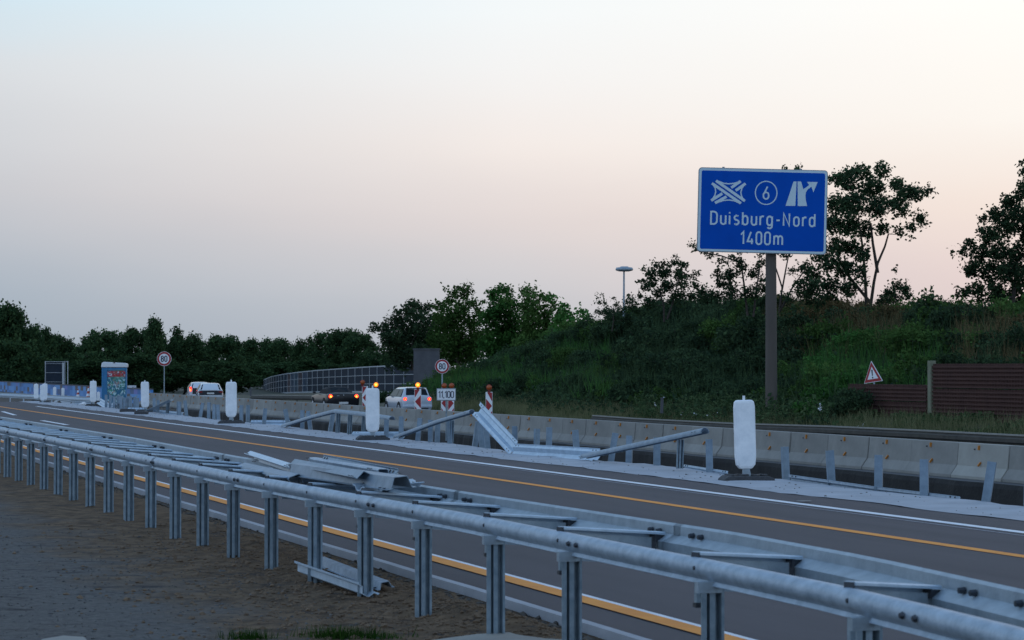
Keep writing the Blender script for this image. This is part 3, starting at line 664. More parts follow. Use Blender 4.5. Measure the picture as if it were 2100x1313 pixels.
# ------------------------------------------------------------ big blue direction sign
def big_sign():
    base=atu(1581.5,35.0,0); d=base.y; s=F/d
    gz=h_emb(35,touv(base)[1])
    root=thing('motorway_sign','large blue motorway direction sign reading Duisburg-Nord 1400 m on one thick concrete column','road sign',(base.x,base.y,gz))
    mb=MB(); topz=H+(753-345)/s; mb.cyl((base.x,base.y,gz-.3),(base.x,base.y,topz-.3),.215,.175,20); mb.build('column',M['post_concrete'],root,smooth=True)
    tl=ond(1433,343,d-.42); un=1/s*(d-.42)/d
    rot=Matrix.Rotation(R(1.45),3,'Y')
    def T(x,y,dep):   # x right, y down in photo pixels on the board; dep towards camera negative
        return tl+rot@Vector((x*un,dep,-y*un))
    W_,H_=265.5,173.5
    def board(x0,y0,x1,y1,r,y,th):
        p=[];
        for cx,cy,a0 in ((x1-r,y0+r,-90),(x1-r,y1-r,0),(x0+r,y1-r,90),(x0+r,y0+r,180)):
            for i in range(7): a=R(a0+90*i/6); p.append((cx+r*math.cos(a),cy+r*math.sin(a)))
        n=len(p); return [T(a,b,y) for a,b in p]+[T(a,b,y+th) for a,b in p],[tuple(range(n)),tuple(range(n,2*n))[::-1]]+[(i,n+i,n+(i+1)%n,(i+1)%n) for i in range(n)]
    mb=MB(); mb.add(*board(0,0,W_,H_,7,0,.10)); mb.build('board',M['alu'],root)
    mb=MB(); mb.add(*board(1.6,1.6,W_-1.6,H_-1.6,6,-.006,.006)); mb.build('border',M['sign_white'],root)
    mb=MB(); mb.add(*board(6.3,6.3,W_-5.5,H_-6,3.5,-.012,.006)); mb.build('blue_face',M['sign_blue'],root)
    mb=MB(); TT=lambda x,y,dep:T(x,-y,dep)
    write(mb,'Duisburg-Nord',27.5,-116,25.3,TT,.138,width=213,depth=-.018)
    mb.build('place_name',M['sign_white'],root)
    mb=MB(); write(mb,'1400',90,-155.5,25,TT,.138,width=60,depth=-.018); write(mb,'m',158,-155.5,25,TT,.138,depth=-.018); mb.build('distance',M['sign_white'],root)
    mb=MB(); c=arc(139.5,-49.5,22.2,23.8,0,360,48); ribbon(mb,c,2.2,-.018,TT); write(mb,'6',134,-62,25.5,TT,.125,depth=-.02); mb.build('exit_number',M['sign_white'],root)
    # interchange cross: two double roads and four ramps
    def cr(x,y): return ((x-75)/6.253, -((y-75-.027*(x-75))/6.253))
    def polyline(pts,w,dep): ribbon(mb,[cr(*p) for p in pts],w,dep,TT)
    mb=MB()
    polyline([(617,257),(498,340)],5.6,-.016); polyline([(680,288),(556,378)],5.6,-.0165)
    polyline([(385,415),(245,505)],5.6,-.016); polyline([(440,455),(295,537)],5.6,-.0165)
    polyline([(300,250),(677,512)],5.6,-.020); polyline([(248,283),(627,542)],5.6,-.0205)
    polyline([(340,260),(400,284),(470,291),(540,284),(600,262)],2.6,-.0172)
    polyline([(330,528),(400,505),(470,498),(540,508),(600,535)],2.6,-.0176)
    polyline([(262,300),(292,345),(300,395),(290,440),(258,490)],2.6,-.0181)
    polyline([(668,300),(634,350),(622,400),(632,450),(664,500)],2.6,-.0185)
    mb.build('interchange_symbol',M['sign_white'],root)
    mb=MB()
    for pg,dep in (([(1296,262),(1334,262),(1326,576),(1200,575)],-.017),([(1347,262),(1392,262),(1422,362),(1462,336),(1497,308),(1467,268),(1605,270),(1553,402),(1527,330),(1482,362),(1458,400),(1452,450),(1460,510),(1477,578),(1357,578)],-.017)):
        q=[cr(*p) for p in pg]; n=len(q); m=len(mb.v); mb.v+=[tuple(TT(a,b,dep)) for a,b in q]; mb.f.append(tuple(range(m,m+n)))
    mb.build('exit_symbol',M['sign_white'],root)
    mb=MB()
    for y in (30,85,140): mb.beam(T(4,y,.14),T(W_-4,y,.14),.09,.09)
    for x in (51,210): mb.box(T(x,-.6,.05),(.08,.08,.05))
    mb.build('back_beams',M['alu'],root)
    return root
big_sign()
# ------------------------------------------------------------ speed limit signs and plates
def speed_sign(px,cy,diam_px,base,label,zbase):
    s=F/base.y; r=diam_px/2/s; zc=H-(cy-753)/s
    root=thing('speed_limit_sign',label,'road sign',(base.x,base.y,zbase),0)
    c=Vector((base.x,base.y-.06,zc)); fr=Matrix.Rotation(R(90),4,'X')
    mb=MB(); mb.cyl((base.x,base.y,zbase-.2),(base.x,base.y,zc+r*.9),.03,.03,10); mb.build('pole',M['steel'],root)
    mb=MB(); mb.cyl(c+Vector((0,.02,0)),c,r,r,40); mb.build('disc_edge',M['white'],root)
    mb=MB(); mb.cyl(c+Vector((0,-.001,0)),c+Vector((0,-.004,0)),r*.96,r*.96,40); mb.build('red_ring',M['red'],root)
    mb=MB(); mb.cyl(c+Vector((0,-.004,0)),c+Vector((0,-.008,0)),r*.70,r*.70,40); mb.build('white_face',M['white'],root)
    mb=MB(); h=r*.74
    write(mb,'80',-h*.55,-h/2,h,lambda x,y,d:c+Vector((x,-.010+d,y)),.19,width=h*1.1); mb.build('number',M['navy'],root)
speed_sign(337,736,29.5,atu(337,26.95,0),'round speed limit 80 sign standing left of the white estate car',-.85)
speed_sign(907,751.5,29.5,atu(907,27.6,0),'round speed limit 80 sign with red ring above the white kilometre plate',-.85)
def km_plate(px0,px1,py0,py1,u,text,label,pole=True):
    b=atu((px0+px1)/2,u,0); s=F/b.y; w=(px1-px0)/s; z0=H-(py1-753)/s; z1=H-(py0-753)/s
    root=thing('kilometre_plate',label,'sign plate',(b.x,b.y,-.9))
    fx=b.x
    mb=MB(); mb.cyl((fx,b.y,-1.0),(fx,b.y,(z0+z1)/2),.028,.028,10); mb.build('pole',M['steel_post'],root)
    mb=MB(); mb.box((fx,b.y-.05,(z0+z1)/2),(w,.02,z1-z0)); mb.build('plate_edge',M['alu'],root,bevel=.008)
    mb=MB(); mb.box((fx,b.y-.063,(z0+z1)/2),(w*.93,.006,(z1-z0)*.86)); mb.build('white_face',M['white'],root)
    if text:
        h=(z1-z0)*.50; mb=MB(); write(mb,text,fx-w*.39,(z0+z1)/2-h/2,h,lambda x,y,d:Vector((x,b.y-.069+d,y)),.14,width=w*.78); mb.build('number',M['navy'],root)
km_plate(895.5,935,796.5,822,24.9,'11,100','white kilometre plate reading 11,100 on a thin pole in front of the concrete barrier')
km_plate(262,280,790.5,799.5,26.9,'11,200','small white kilometre plate above the blue wall right of the toilet cabin')
# ------------------------------------------------------------ warning beacons with lamps behind the barrier
def clip_poly(poly,x0,x1,y0,y1):
    for ax,val,sg in ((0,x0,1),(0,x1,-1),(1,y0,1),(1,y1,-1)):
        out=[]
        for i in range(len(poly)):
            a,b=poly[i-1],poly[i]; ia=(a[ax]-val)*sg>=0; ib=(b[ax]-val)*sg>=0
            if ia!=ib: t=(val-a[ax])/(b[ax]-a[ax]); out.append((a[0]+(b[0]-a[0])*t,a[1]+(b[1]-a[1])*t))
            if ib: out.append(b)
        poly=out
        if not poly: return []
    return poly
def beacon(px,ytop,u,lamp,lit,label,slope=1,wpx=14,rz=0,lampdx=0,kind='chev'):
    b=atu(px,u,0); s=F/b.y; w=wpx/s; zt=H-(ytop-753)/s; hgt=1.0; x0,x1=-w/2,w/2
    root=thing('warning_beacon',label,'traffic beacon',(b.x,b.y,-.85),R(rz),'striped beacons behind the concrete barrier')
    zt+=.85; zb=zt-hgt
    mb=MB(); mb.box((0,0,.05),(.7,.36,.10)); mb.build('rubber_foot',M['rubber'],root,local=True,bevel=.015)
    mb=MB(); mb.box((0,.02,(zb+.1)/2+.02),(.05,.05,zb+.05)); mb.build('stem',M['white'],root,local=True)
    mb=MB(); mb.box((0,.0,(zb+zt)/2),(w,.035,hgt)); mb.build('panel',M['white'],root,local=True,bevel=.012)
    mb=MB(); st=.25
    e=.022
    for pg in ([(-.6,0),(1,0),(1,.36)],[(-1,.24),(.95,.53),(-1,.82)],[(1,.72),(1,1),(-.5,1)]):
        q=[(x0*0+w/2*.90*px_*(-slope),zt-e-(hgt-2*e)*py_) for px_,py_ in pg]; m=len(mb.v); mb.v+=[(a_,-.0215,c_) for a_,c_ in q]; mb.f.append(tuple(range(m,m+len(q))))
    mb.build('red_stripes',M['red'],root,local=True)
    if lamp:
        mb=MB(); mb.box((lampdx,.02,zt+.05),(.10,.10,.14)); mb.cyl((lampdx,.06,zt+.17),(lampdx,-.035,zt+.17),.115,.115,20); mb.build('lamp_housing',M['lamp_case'],root,local=True)
        mb=MB(); n=20; pr=[(.10,0),(.095,.02),(.07,.045),(.03,.056),(.005,.058)]
        mb.lathe(pr,(lampdx,-.036,zt+.17),20,Matrix.Rotation(R(90),3,'X')); mb.build('lens',M['lamp_on'] if lit else M['lamp_off'],root,smooth=True,local=True)
        if lit:
            mb=MB(); mb.lathe([(.055,0),(.045,.015),(.005,.02)],(lampdx,-.088,zt+.17),16,Matrix.Rotation(R(90),3,'X')); mb.build('lamp_glow',M['lamp_core'],root,local=True)
beacon(1003,804,27.3,True,False,'striped warning beacon with unlit amber lamp, farthest right of the row',-1)
beacon(857,798,27.3,True,True,'striped warning beacon with lit amber lamp in front of the silver hatchback',1)
beacon(911,800,27.4,True,False,'striped beacon with unlit lamp behind the left half of the kilometre plate',1,wpx=13)
beacon(925,800,27.3,True,False,'striped beacon with unlit lamp behind the right half of the kilometre plate',-1,wpx=13,lampdx=.02)
beacon(769,797,27.3,True,True,'striped beacon with lit amber lamp mostly hidden behind the second nearest delineator',1,wpx=12,lampdx=.05)
beacon(749,792,27.5,True,False,'striped beacon with dark red lamp between the black convertible and the second nearest delineator',1,wpx=12,lampdx=-.12)
# warning triangle
def triangle():
    b=atu(1797,36.35,0); s=F/b.y; zt=H-(741-753)/s; zb=H-(783-753)/s; gz=h_emb(36.35,touv(b)[1])
    root=thing('warning_sign','triangular warning sign with exclamation mark rising above the low brown wall','road sign',(b.x,b.y,gz),R(-46)); root.rotation_euler=(0,R(-7),R(-48))
    h=zt-zb; w=h*1.12/2
    mb=MB(); mb.cyl((0,.04,0),(0,.04,zt-gz-.1),.03,.03,8); mb.build('pole',M['steel'],root,local=True)
    zb-=gz; 
    def tri(k,y,t,m,nm):
        cz=zb+h*.36; mb=MB(); P=[(-w*k,cz-h*.36*k),(w*k,cz-h*.36*k),(0,cz+h*.64*k)]; mb.prism(P,y,y+t); mb.build(nm,M[m],root,local=True)
    tri(1.04,0,.02,'white','edge'); tri(.98,-.003,.003,'red','red_border'); tri(.60,-.006,.003,'white','white_face')
    mb=MB(); cz=zb+h*.30; mb.prism([(-.018,cz),(.018,cz),(.03,cz+h*.30),(-.03,cz+h*.30)],-.009,-.006); mb.prism([(.03*math.cos(q*math.pi/4),cz-.06+.03*math.sin(q*math.pi/4)) for q in range(8)],-.009,-.006); mb.build('exclamation_mark',M['black'],root,local=True)
triangle()
# ------------------------------------------------------------ far guard rails
def guard(pts,label,m='steel_old',ztop=-.06,post_every=2.0,gz=-.85,prof=None):
    root=thing('guard_rail_line',label,'guard rail',pts[0])
    P=[Vector(p) for p in pts]; dense=[]
    for a,b in zip(P,P[1:]):
        n=max(1,int((b-a).length/2)); dense+=[a+(b-a)*k/n for k in range(n)]
    dense.append(P[-1])
    mb=MB(); mb.sweep(sheet([(d,w) for w,d in A_PROF],-.006),[p+Vector((0,0,-.155)) for p in dense]); mb.build('rail',M[m],root)
    mb=MB(); mb.sweep([(-.02,-.03),(.09,-.03),(.09,.012),(-.02,.012)],dense); mb.build('top_edge',M['steel'] if m!='steel_old' else M['slab'],root)
    tot=0
    for i,p in enumerate(dense):
        if i%2==0 and i//2<95:
            mb=MB(); mb.box((p.x+.08,p.y,(p.z+gz-.3)/2),(.06,.10,p.z-gz+.2)); mb.build('post',M[m],root)
    return root
guard([uv(32.0,28,-.06),uv(32.0,45,-.06)]+U([(2100,893),(1900,883),(1700,874),(1500,868),(1300,858),(1215,852)],32.0),'weathered old guard rail at the foot of the overgrown embankment')
guard([ond(640,812,150),ond(560,811,160),ond(515,811,168)],'far weathered guard rail running left from the black convertible in front of the glazed wall')
guard([ond(195,815.5,134),ond(90,810,147),ond(-20,805,163)],'pale intact guard rail far left in front of the blue patterned wall',m='steel_bright',gz=-.85)
# ------------------------------------------------------------ blue patterned wall
def blue_wall():
    pts=[(312,800,815),(200,795,812),(100,790,811),(-30,783,808)]
    m=bpy.data.materials.new('blue patchwork tiles'); m.use_nodes=True; nt=m.node_tree; N=nt.nodes; L=nt.links; b=N['Principled BSDF']; b.inputs['Roughness'].default_value=.6
    tc=N.new('ShaderNodeTexCoord'); mp=N.new('ShaderNodeMapping'); mp.inputs['Rotation'].default_value=(0,0,-TH); L.new(tc.outputs['Object'],mp.inputs[0])
    sp=N.new('ShaderNodeSeparateXYZ'); L.new(mp.outputs[0],sp.inputs[0])
    cb=N.new('ShaderNodeCombineXYZ')
    for ax,k,sc in ((1,0,1.5),(2,1,.42)):
        d=N.new('ShaderNodeMath'); d.operation='DIVIDE'; d.inputs[1].default_value=sc; L.new(sp.outputs[ax],d.inputs[0])
        f=N.new('ShaderNodeMath'); f.operation='FLOOR'; L.new(d.outputs[0],f.inputs[0]); L.new(f.outputs[0],cb.inputs[k])
    wn=N.new('ShaderNodeTexWhiteNoise'); wn.noise_dimensions='2D'; L.new(cb.outputs[0],wn.inputs[0])
    rp=N.new('ShaderNodeValToRGB'); rp.color_ramp.interpolation='CONSTANT'; e=rp.color_ramp.elements
    e[0].position=0; e[0].color=lin((70,130,190)); e[1].position=.3; e[1].color=lin((56,110,170))
    for p,c in ((.55,(88,145,202)),(.74,(84,78,78)),(.88,(66,92,130)),(.95,(104,116,180))): q=e.new(p); q.color=lin(c)
    L.new(wn.outputs[0],rp.inputs[0]); L.new(rp.outputs[0],b.inputs['Base Color'])
    root=thing('noise_wall','low wall in a blue and brown patchwork of tiles at the far left','wall',atu(300,26.5,-1))
    a=atu(312,26.5,0); c=uv(26.5,300,0)
    mb=MB(); V=[]; path=[uv(26.5,v) for v in sp_(touv(a)[1],300,4)]
    for p in path: p.z=-.55+ .15*0
    mb.sweep([(-.08,-.75),(.08,-.75),(.08,.75),(-.08,.75)],[p+Vector((0,0,.0)) for p in path]); mb.build('tile_face',m,root)
    mb=MB(); mb.sweep([(-.11,-.04),(.11,-.04),(.11,.03),(-.11,.03)],[p+Vector((0,0,.78)) for p in path]); mb.build('coping',M['concrete_dark'],root)
blue_wall()
# ------------------------------------------------------------ glazed noise wall
def glazed():
    P=[(850,748.5,232),(800,750.5,245),(750,753,262),(700,756.5,281),(650,760,303),(610,764,325),(580,768,348),(556,773,374),(542,779,400),(537,785,428)]
    tops=[ond(x,y,d) for x,y,d in P]
    root=thing('noise_wall','long curved noise wall of dark glazing in a pale grid frame behind the cars','wall',(tops[0].x,tops[0].y,-1))
    seg=[];cum=[0]
    for a,b in zip(tops,tops[1:]): cum.append(cum[-1]+(b-a).length)
    def at(s):
        for i in range(len(tops)-1):
            if s<=cum[i+1]: return tops[i].lerp(tops[i+1],(s-cum[i])/(cum[i+1]-cum[i]))
        return tops[-1]
    n=int(cum[-1]/5.4); Hh=2.85
    for k in range(n):
        a,b=at(cum[-1]*k/n),at(cum[-1]*(k+1)/n)
        mb=MB(); mb.beam(a+Vector((0,0,-Hh/2)),b+Vector((0,0,-Hh/2)),.04,Hh-.06); o=mb.build('glass_panel',M['glass_wall'] if not 14<k<20 else M['graffiti'][k%3],root)
        mb=MB(); mb.box(a+Vector((0,-.05,-Hh/2)),(.11,.13,Hh)); mb.build('frame_post',M['frame_pale'],root)
    pts=[at(cum[-1]*k/n) for k in range(n+1)]
    for dz,hh in ((0,.12),(-.95,.06),(-1.9,.06),(-2.8,.16)):
        mb=MB(); mb.sweep([(-.07,-hh/2),(.07,-hh/2),(.07,hh/2),(-.07,hh/2)],[p+Vector((0,0,dz)) for p in pts]); mb.build('frame_rail',M['frame_pale'],root)
M['graffiti']=[mat('blue painted glazing',lin((16,60,95)),.4,0,(.012,.022,.04),.8,.8),mat('red painted glazing',lin((62,20,34)),.4,0,(.012,.022,.04),.8,.8),mat('turquoise painted glazing',lin((20,70,90)),.4,0,lin((10,30,60)),.8,.8)]
glazed()
a=ond(848,790,168); s_=F/a.y; x1=(900-1050)/s_; zt=H+(753-717)/s_
root=thing('concrete_block','dark grey concrete wall end at the right end of the glazed noise wall','wall',(a.x,a.y,-1.2))
mb=MB(); mb.box(((a.x+x1)/2,a.y+1,(zt-1.4)/2),(x1-a.x,2,zt+1.4)); mb.build('wall_body',M['concrete_dark'],root)
mb=MB(); mb.box(((a.x+x1)/2,a.y+1,zt+.03),(x1-a.x+.12,2.12,.09)); mb.build('coping',M['concrete_dark'],root)
mb=MB(); mb.box((x1-.45,a.y-.06,-.1),(.8,.1,1.5)); mb.build('rusty_panel',M['slat_brown'],root)
# ------------------------------------------------------------ brown slatted noise wall on the right
def brown_wall(px0,px1,ytop0,ztop,label,posts):
    u=36.0; a=atu(px0,u,0); b=atu(px1,u,0)
    root=thing('slatted_wall',label,'noise wall',(a.x,a.y,-.3))
    n=int((ztop+.5)/.085); t=(b-a).normalized(); 
    for r0 in range(0,3):
        z0=-.5+r0*(ztop+.5)/3; z1=-.5+(r0+1)*(ztop+.5)/3-.025
        mb=MB(); mb.beam(Vector((a.x,a.y,(z0+z1)/2)),Vector((b.x,b.y,(z0+z1)/2)),.10,z1-z0)
        k=0; z=z0+.03
        while z<z1-.02:
            mb.beam(Vector((a.x,a.y,z))-Vector((CT,ST,0))*.07,Vector((b.x,b.y,z))-Vector((CT,ST,0))*.07,.06,.055); z+=.125
        L_=(b-a).length; q=0
        while q<L_:
            p=a+t*q; mb.box((p.x-CT*.088,p.y-ST*.088,(z0+z1)/2),(.012,.03,z1-z0),Matrix.Rotation(TH,4,'Z')); q+=.16
        mb.build('slat_panel',M['slat_brown'],root)
brown_wall(1916,2420,745,1.83,'taller dark brown slatted noise wall at the right edge',())
brown_wall(1745,1904,785,1.16,'lower dark brown slatted noise wall under the warning triangle',())
b=atu(1910.5,35.95,0); mb=MB(); mb.box((b.x,b.y,.65),(.2,.2,2.5),Matrix.Rotation(TH,4,'Z')); tag(mb.build('wall_post',M['beige_concrete'],bevel=.012),'beige mossy concrete post between the lower and the taller brown wall','post')
# ------------------------------------------------------------ street lamp, back-facing sign, toilet, cones
def lamp():
    d=132; b=ond(1279,620,d); s=F/d; zt=H+(753-556)/s
    root=thing('street_lamp','tall street lamp with a flat wide head rising above the embankment trees','street lamp',(b.x,b.y,3))
    mb=MB(); mb.cyl((b.x,b.y,2.5),(b.x+.02,b.y,zt),.075,.05,10); mb.build('pole',M['steel'],root)
    mb=MB(); mb.lathe([(.30,0),(.49,.05),(.51,.13),(.46,.22),(.25,.24),(.22,.28),(.02,.29)],(b.x+.04,b.y,zt-.02),24); mb.build('lamp_head',M['steel'],root,smooth=True)
lamp()
def back_sign():
    d=205; s=F/d
    def P(x,y,dd=0): return ond(x,y,d+dd)
    root=thing('road_sign_back','grey road sign seen from behind with pale edge posts, far left above the blue wall','road sign',P(131,812))
    mb=MB(); c=(P(94,742)+P(127,796))/2; mb.box(c,((127-94)/s,.08,(796-742)/s)); mb.build('panel',M['grey_box'],root)
    mb=MB()
    for x in (93,139): mb.beam(P(x,741,.3),P(x,797 if x<100 else 788,.3),.07,.07,Vector((0,1,0)))
    mb.beam(P(93,742,-.1),P(140,742,-.1),.04,.04)
    for y in (746,764.5,783.5): mb.beam(P(94,y,-.12),P(129,y,-.12),.03,.03)
    mb.build('frame',M['frame_pale'],root)
    mb=MB(); mb.cyl(P(129.5,744,-.3),P(129.5,824,-.3),.085,.085,8); mb.cyl(P(133,741,.3),P(133,800,.3),.04,.04,6); mb.build('pole',M['frame_pale'],root)
back_sign()
def toilet():
    c=onz(234,836,-.12); d=c.y; s=F/d; w=1.12
    root=thing('portable_toilet','blue portable toilet cabin with white roof and graffiti door standing in the median','toilet cabin',(c.x,c.y,-.12),R(7))
    Hh=(836-742)/s-.06
    mb=MB(); mb.box((0,w/2,(Hh-.2)/2),(w-.06,w-.06,Hh-.2)); mb.build('cabin',M['toilet_blue'],root,local=True,bevel=.03)
    mb=MB(); mb.box((.10,.02,(Hh-.25)/2),(w*.72,.05,Hh-.35)); mb.build('door',M['door_art'],root,local=True,bevel=.01)
    mb=MB()
    for x in (-w/2+.03,-w/2+.20,w/2-.03): mb.box((x,.01,(Hh-.2)/2),(.045,.06,Hh-.2))
    for z in np.arange(.15,Hh-.3,.12): mb.box((-w/2+.01,w/2,z),(.02,w*.8,.04))
    mb.build('corner_ribs',M['toilet_blue'],root,local=True)
    mb=MB(); mb.prism([(-.58,-.20),(.58,-.20),(.58,-.07),(.54,-.02),(.42,0),(-.48,.05),(-.56,-.01)],-.04,w+.04); 
    mb.v=[(x,y,z+Hh) for x,y,z in mb.v]; mb.build('roof',M['toilet_white'],root,local=True,bevel=.03)
    mb=MB(); mb.box((.0,.0,Hh+.02),(.06,.1,.07)); mb.build('roof_vent',M['black'],root,local=True)
    mb=MB(); mb.box((0,w/2,.02),(w,w,.10)); mb.build('skid_base',M['rubber'],root,local=True)
def door_art():
    m=bpy.data.materials.new('graffiti door'); m.use_nodes=True; nt=m.node_tree; N=nt.nodes; L=nt.links; b=N['Principled BSDF']; b.inputs['Roughness'].default_value=.5
    tc=N.new('ShaderNodeTexCoord'); O=tc.outputs['Object']; sp=N.new('ShaderNodeSeparateXYZ'); L.new(O,sp.inputs[0])
    def noise(sc,off):
        mp=N.new('ShaderNodeMapping'); mp.inputs['Location'].default_value=(off,off,off); L.new(O,mp.inputs[0])
        n=N.new('ShaderNodeTexNoise'); n.inputs['Scale'].default_value=sc; n.inputs['Detail'].default_value=5; n.inputs['Distortion'].default_value=1.5; L.new(mp.outputs[0],n.inputs['Vector']); return n.outputs['Fac']
    def mr(v,a,b_):
        x=N.new('ShaderNodeMapRange'); x.inputs[1].default_value=a; x.inputs[2].default_value=b_; L.new(v,x.inputs[0]); return x.outputs[0]
    def mul(a,b_): x=N.new('ShaderNodeMath'); x.operation='MULTIPLY'; L.new(a,x.inputs[0]); L.new(b_,x.inputs[1]); return x.outputs[0]
    def mix(f,a,c):
        x=N.new('ShaderNodeMix'); x.data_type='RGBA'; L.new(f,x.inputs[0])
        for i,q in ((6,a),(7,c)):
            if isinstance(q,tuple): x.inputs[i].default_value=q
            else: L.new(q,x.inputs[i])
        return x.outputs[2]
    c=mix(mr(noise(2.5,0),.45,.6),lin((34,100,132)),lin((38,110,96)))
    c=mix(mr(noise(4,7),.55,.60),c,lin((70,140,120)))
    low=mr(sp.outputs[2],1.45,1.2)
    c=mix(mul(mr(noise(7,3),.54,.58),low),c,lin((170,200,205)))
    c=mix(mul(mr(noise(5,13),.60,.64),low),c,lin((150,120,110)))
    top=mul(mr(sp.outputs[2],1.36,1.40),mr(sp.outputs[2],1.66,1.62))
    c=mix(mul(mr(noise(8,21),.40,.44),top),c,lin((165,40,45)))
    c=mix(mul(mr(noise(9,31),.56,.60),top),c,lin((200,190,195)))
    hi=mr(sp.outputs[2],1.66,1.72); c=mix(hi,c,lin((96,96,108)))
    L.new(c,b.inputs['Base Color']); return m
M['door_art']=door_art()
toilet()
def cone(x,yb,yt,z,label):
    p=onz(x,yb,z); h=(yb-yt)/(F/p.y); root=thing('traffic_cone',label,'cone',p,0,'traffic cones in front of the blue wall')
    mb=MB(); mb.box((0,0,.02),(h*.55,h*.55,.04)); mb.build('cone_base',M['cone_red'],root,local=True)
    r=lambda t:h*(.2*(1-t)+.03)
    for i,(a,b_,m) in enumerate(((0,.25,'cone_red'),(.25,.45,'white'),(.45,.65,'cone_red'),(.65,.88,'white'),(.88,1,'cone_red'))):
        mb=MB(); mb.cyl((0,0,.04+a*h*.95),(0,0,.04+b_*h*.95),r(a),r(b_),14); mb.build('cone_band',M[m],root,smooth=True,local=True)
cone(160,819.5,798,drop(150),'red and white striped traffic cone standing alone before the blue wall')
cone(181.5,820,793,drop(150),'red and white striped traffic cone beside the fifth nearest delineator')
# dark foot slabs and clutter on the verge
def slabfoot(x,y,label,w=.75):
    p=onz(x,y,.03); mb=MB(); mb.prism([(-w/2,0),(w/2,0),(w/2,.08),(w*.4,.11),(-w*.42,.12),(-w/2,.07)],-.2,.2); mb.v=[(a+p.x,b+p.y,c+p.z) for a,b,c in mb.v]
    tag(mb.build('rubber_foot',M['rubber'],bevel=.01),label,'rubber foot')
slabfoot(262,845,'dark rubber foot without panel lying left of the fourth nearest delineator',.55)
slabfoot(290,850,'dark rubber foot at the lower end of the tilted rail by the fourth nearest delineator',.45)
slabfoot(205,827,'dark rubber foot right of the fifth nearest delineator',.4)
def crumple(x,y,w,h,label,z=.0,mt='white'):
    p=onz(x,y,z); me=bpy.data.meshes.new('litter'); bm=bmesh.new(); bmesh.ops.create_icosphere(bm,subdivisions=2,radius=1)
    for v in bm.verts: k=1+.35*mn.noise(v.co*2.3+Vector((x,y,0))); v.co=Vector((v.co.x*w*k,v.co.y*w*.6*k,(v.co.z*.9+.7)*h*k))
    bm.to_mesh(me); bm.free(); me.materials.append(M[mt]); o=bpy.data.objects.new('litter',me); COL.objects.link(o); o.location=p; tag(o,label,'litter')
crumple(172,831.5,.11,.09,'crumpled white bag lying left of the fifth nearest delineator')
crumple(165,831,.06,.05,'small pale scrap beside the crumpled white bag')
crumple(1649,1028,.10,.006,'flattened white scrap on the asphalt near the verge right of the nearest delineator',.04,'concrete')
# ------------------------------------------------------------ cars
def car(name,label,px,d,L_,w,st,paint,parts,zb=-.85,rz=TH):
    b=ond(px,800,d); root=thing(name,label,'car',(b.x,b.y,zb),rz)
    secs=[]
    for (y,ww,b0,belt,roof,rw) in st:
        secs.append([(ww*.90,b0),(ww*.98,b0+.10),(ww,b0+(belt-b0)*.5),(ww*.985,belt-.06),(ww*.95,belt),(rw+ (ww*.95-rw)*.12,roof-.05),(rw*.90,roof-.01),(rw*.5,roof+.015),(0,roof+.02)])
    mb=MB(); V=[];n=len(secs[0])*2-1
    for (y,*_),s in zip(st,secs):
        row=[(-x,y,z) for x,z in s]+[(x,y,z) for x,z in s[::-1][1:]]
        V+=row
    Fc=[(j*n+i,j*n+i+1,(j+1)*n+i+1,(j+1)*n+i) for j in range(len(st)-1) for i in range(n-1)]
    Fc+=[tuple(range(n)),tuple(range((len(st)-1)*n,len(st)*n))[::-1]]
    Fc+=[(j*n,(j+1)*n,(j+1)*n+n-1,j*n+n-1) for j in range(len(st)-1)]
    mb.add(V,Fc); mb.build('body',M[paint],root,smooth=True,local=True)
    def plate(q,m,nm,t=.012):
        q=[Vector(a) for a in q]; nrm=(q[1]-q[0]).cross(q[3]-q[0]).normalized()
        mb=MB(); mb.add([a+nrm*t for a in q]+[a-nrm*.02 for a in q],[(0,1,2,3),(7,6,5,4),(0,4,5,1),(1,5,6,2),(2,6,7,3),(3,7,4,0)]); return mb.build(nm,M[m],root,local=True)
    for p in parts:
        k=p[0]
        if k=='plate': plate(p[3],p[2],p[1])
        elif k=='round':
            _,nm,m,c,r,t=p; mb=MB(); mb.cyl(Vector(c),Vector(c)+Vector((0,-t,0)),r,r*.9,18); mb.build(nm,M[m],root,local=True)
        elif k=='box': _,nm,m,c,sz=p; mb=MB(); mb.box(c,sz); mb.build(nm,M[m],root,local=True,bevel=min(sz)*.25)
        elif k=='wheels':
            _,y1,y2,r=p
            for x in (-1,1):
                for y in (y1,y2):
                    mb=MB(); mb.cyl((x*(w-.21),y,r),(x*(w+.012),y,r),r,r,24); wo=mb.build('wheel',M['tyre'],root,local=True)
                    mb=MB(); mb.cyl((x*(w+.006),y,r),(x*(w+.022),y,r),r*.66,r*.60,16); mb.v=[v for v in mb.v]; mb.build('rim',M['rim'],wo,local=True)
                    mb=MB(); mb.cyl((x*(w-.10),y,r+.02),(x*(w+.006),y,r+.02),r*1.17,r*1.17,24); mb.build('wheel_arch',M['softtop'],root,local=True)
    return root
def side_win(ys,zb,xb,zt,xt,nm='side_window'):
    out=[]
    for sx in (-1,1):
        y0,y1,y2,y3=ys
        q=[(sx*xb,y0,zb),(sx*xt,y3,zt),(sx*xt,y2,zt),(sx*xb,y1,zb)]
        if sx>0: q=q[::-1]
        out.append(('plate',nm,'glass',q))
    return out
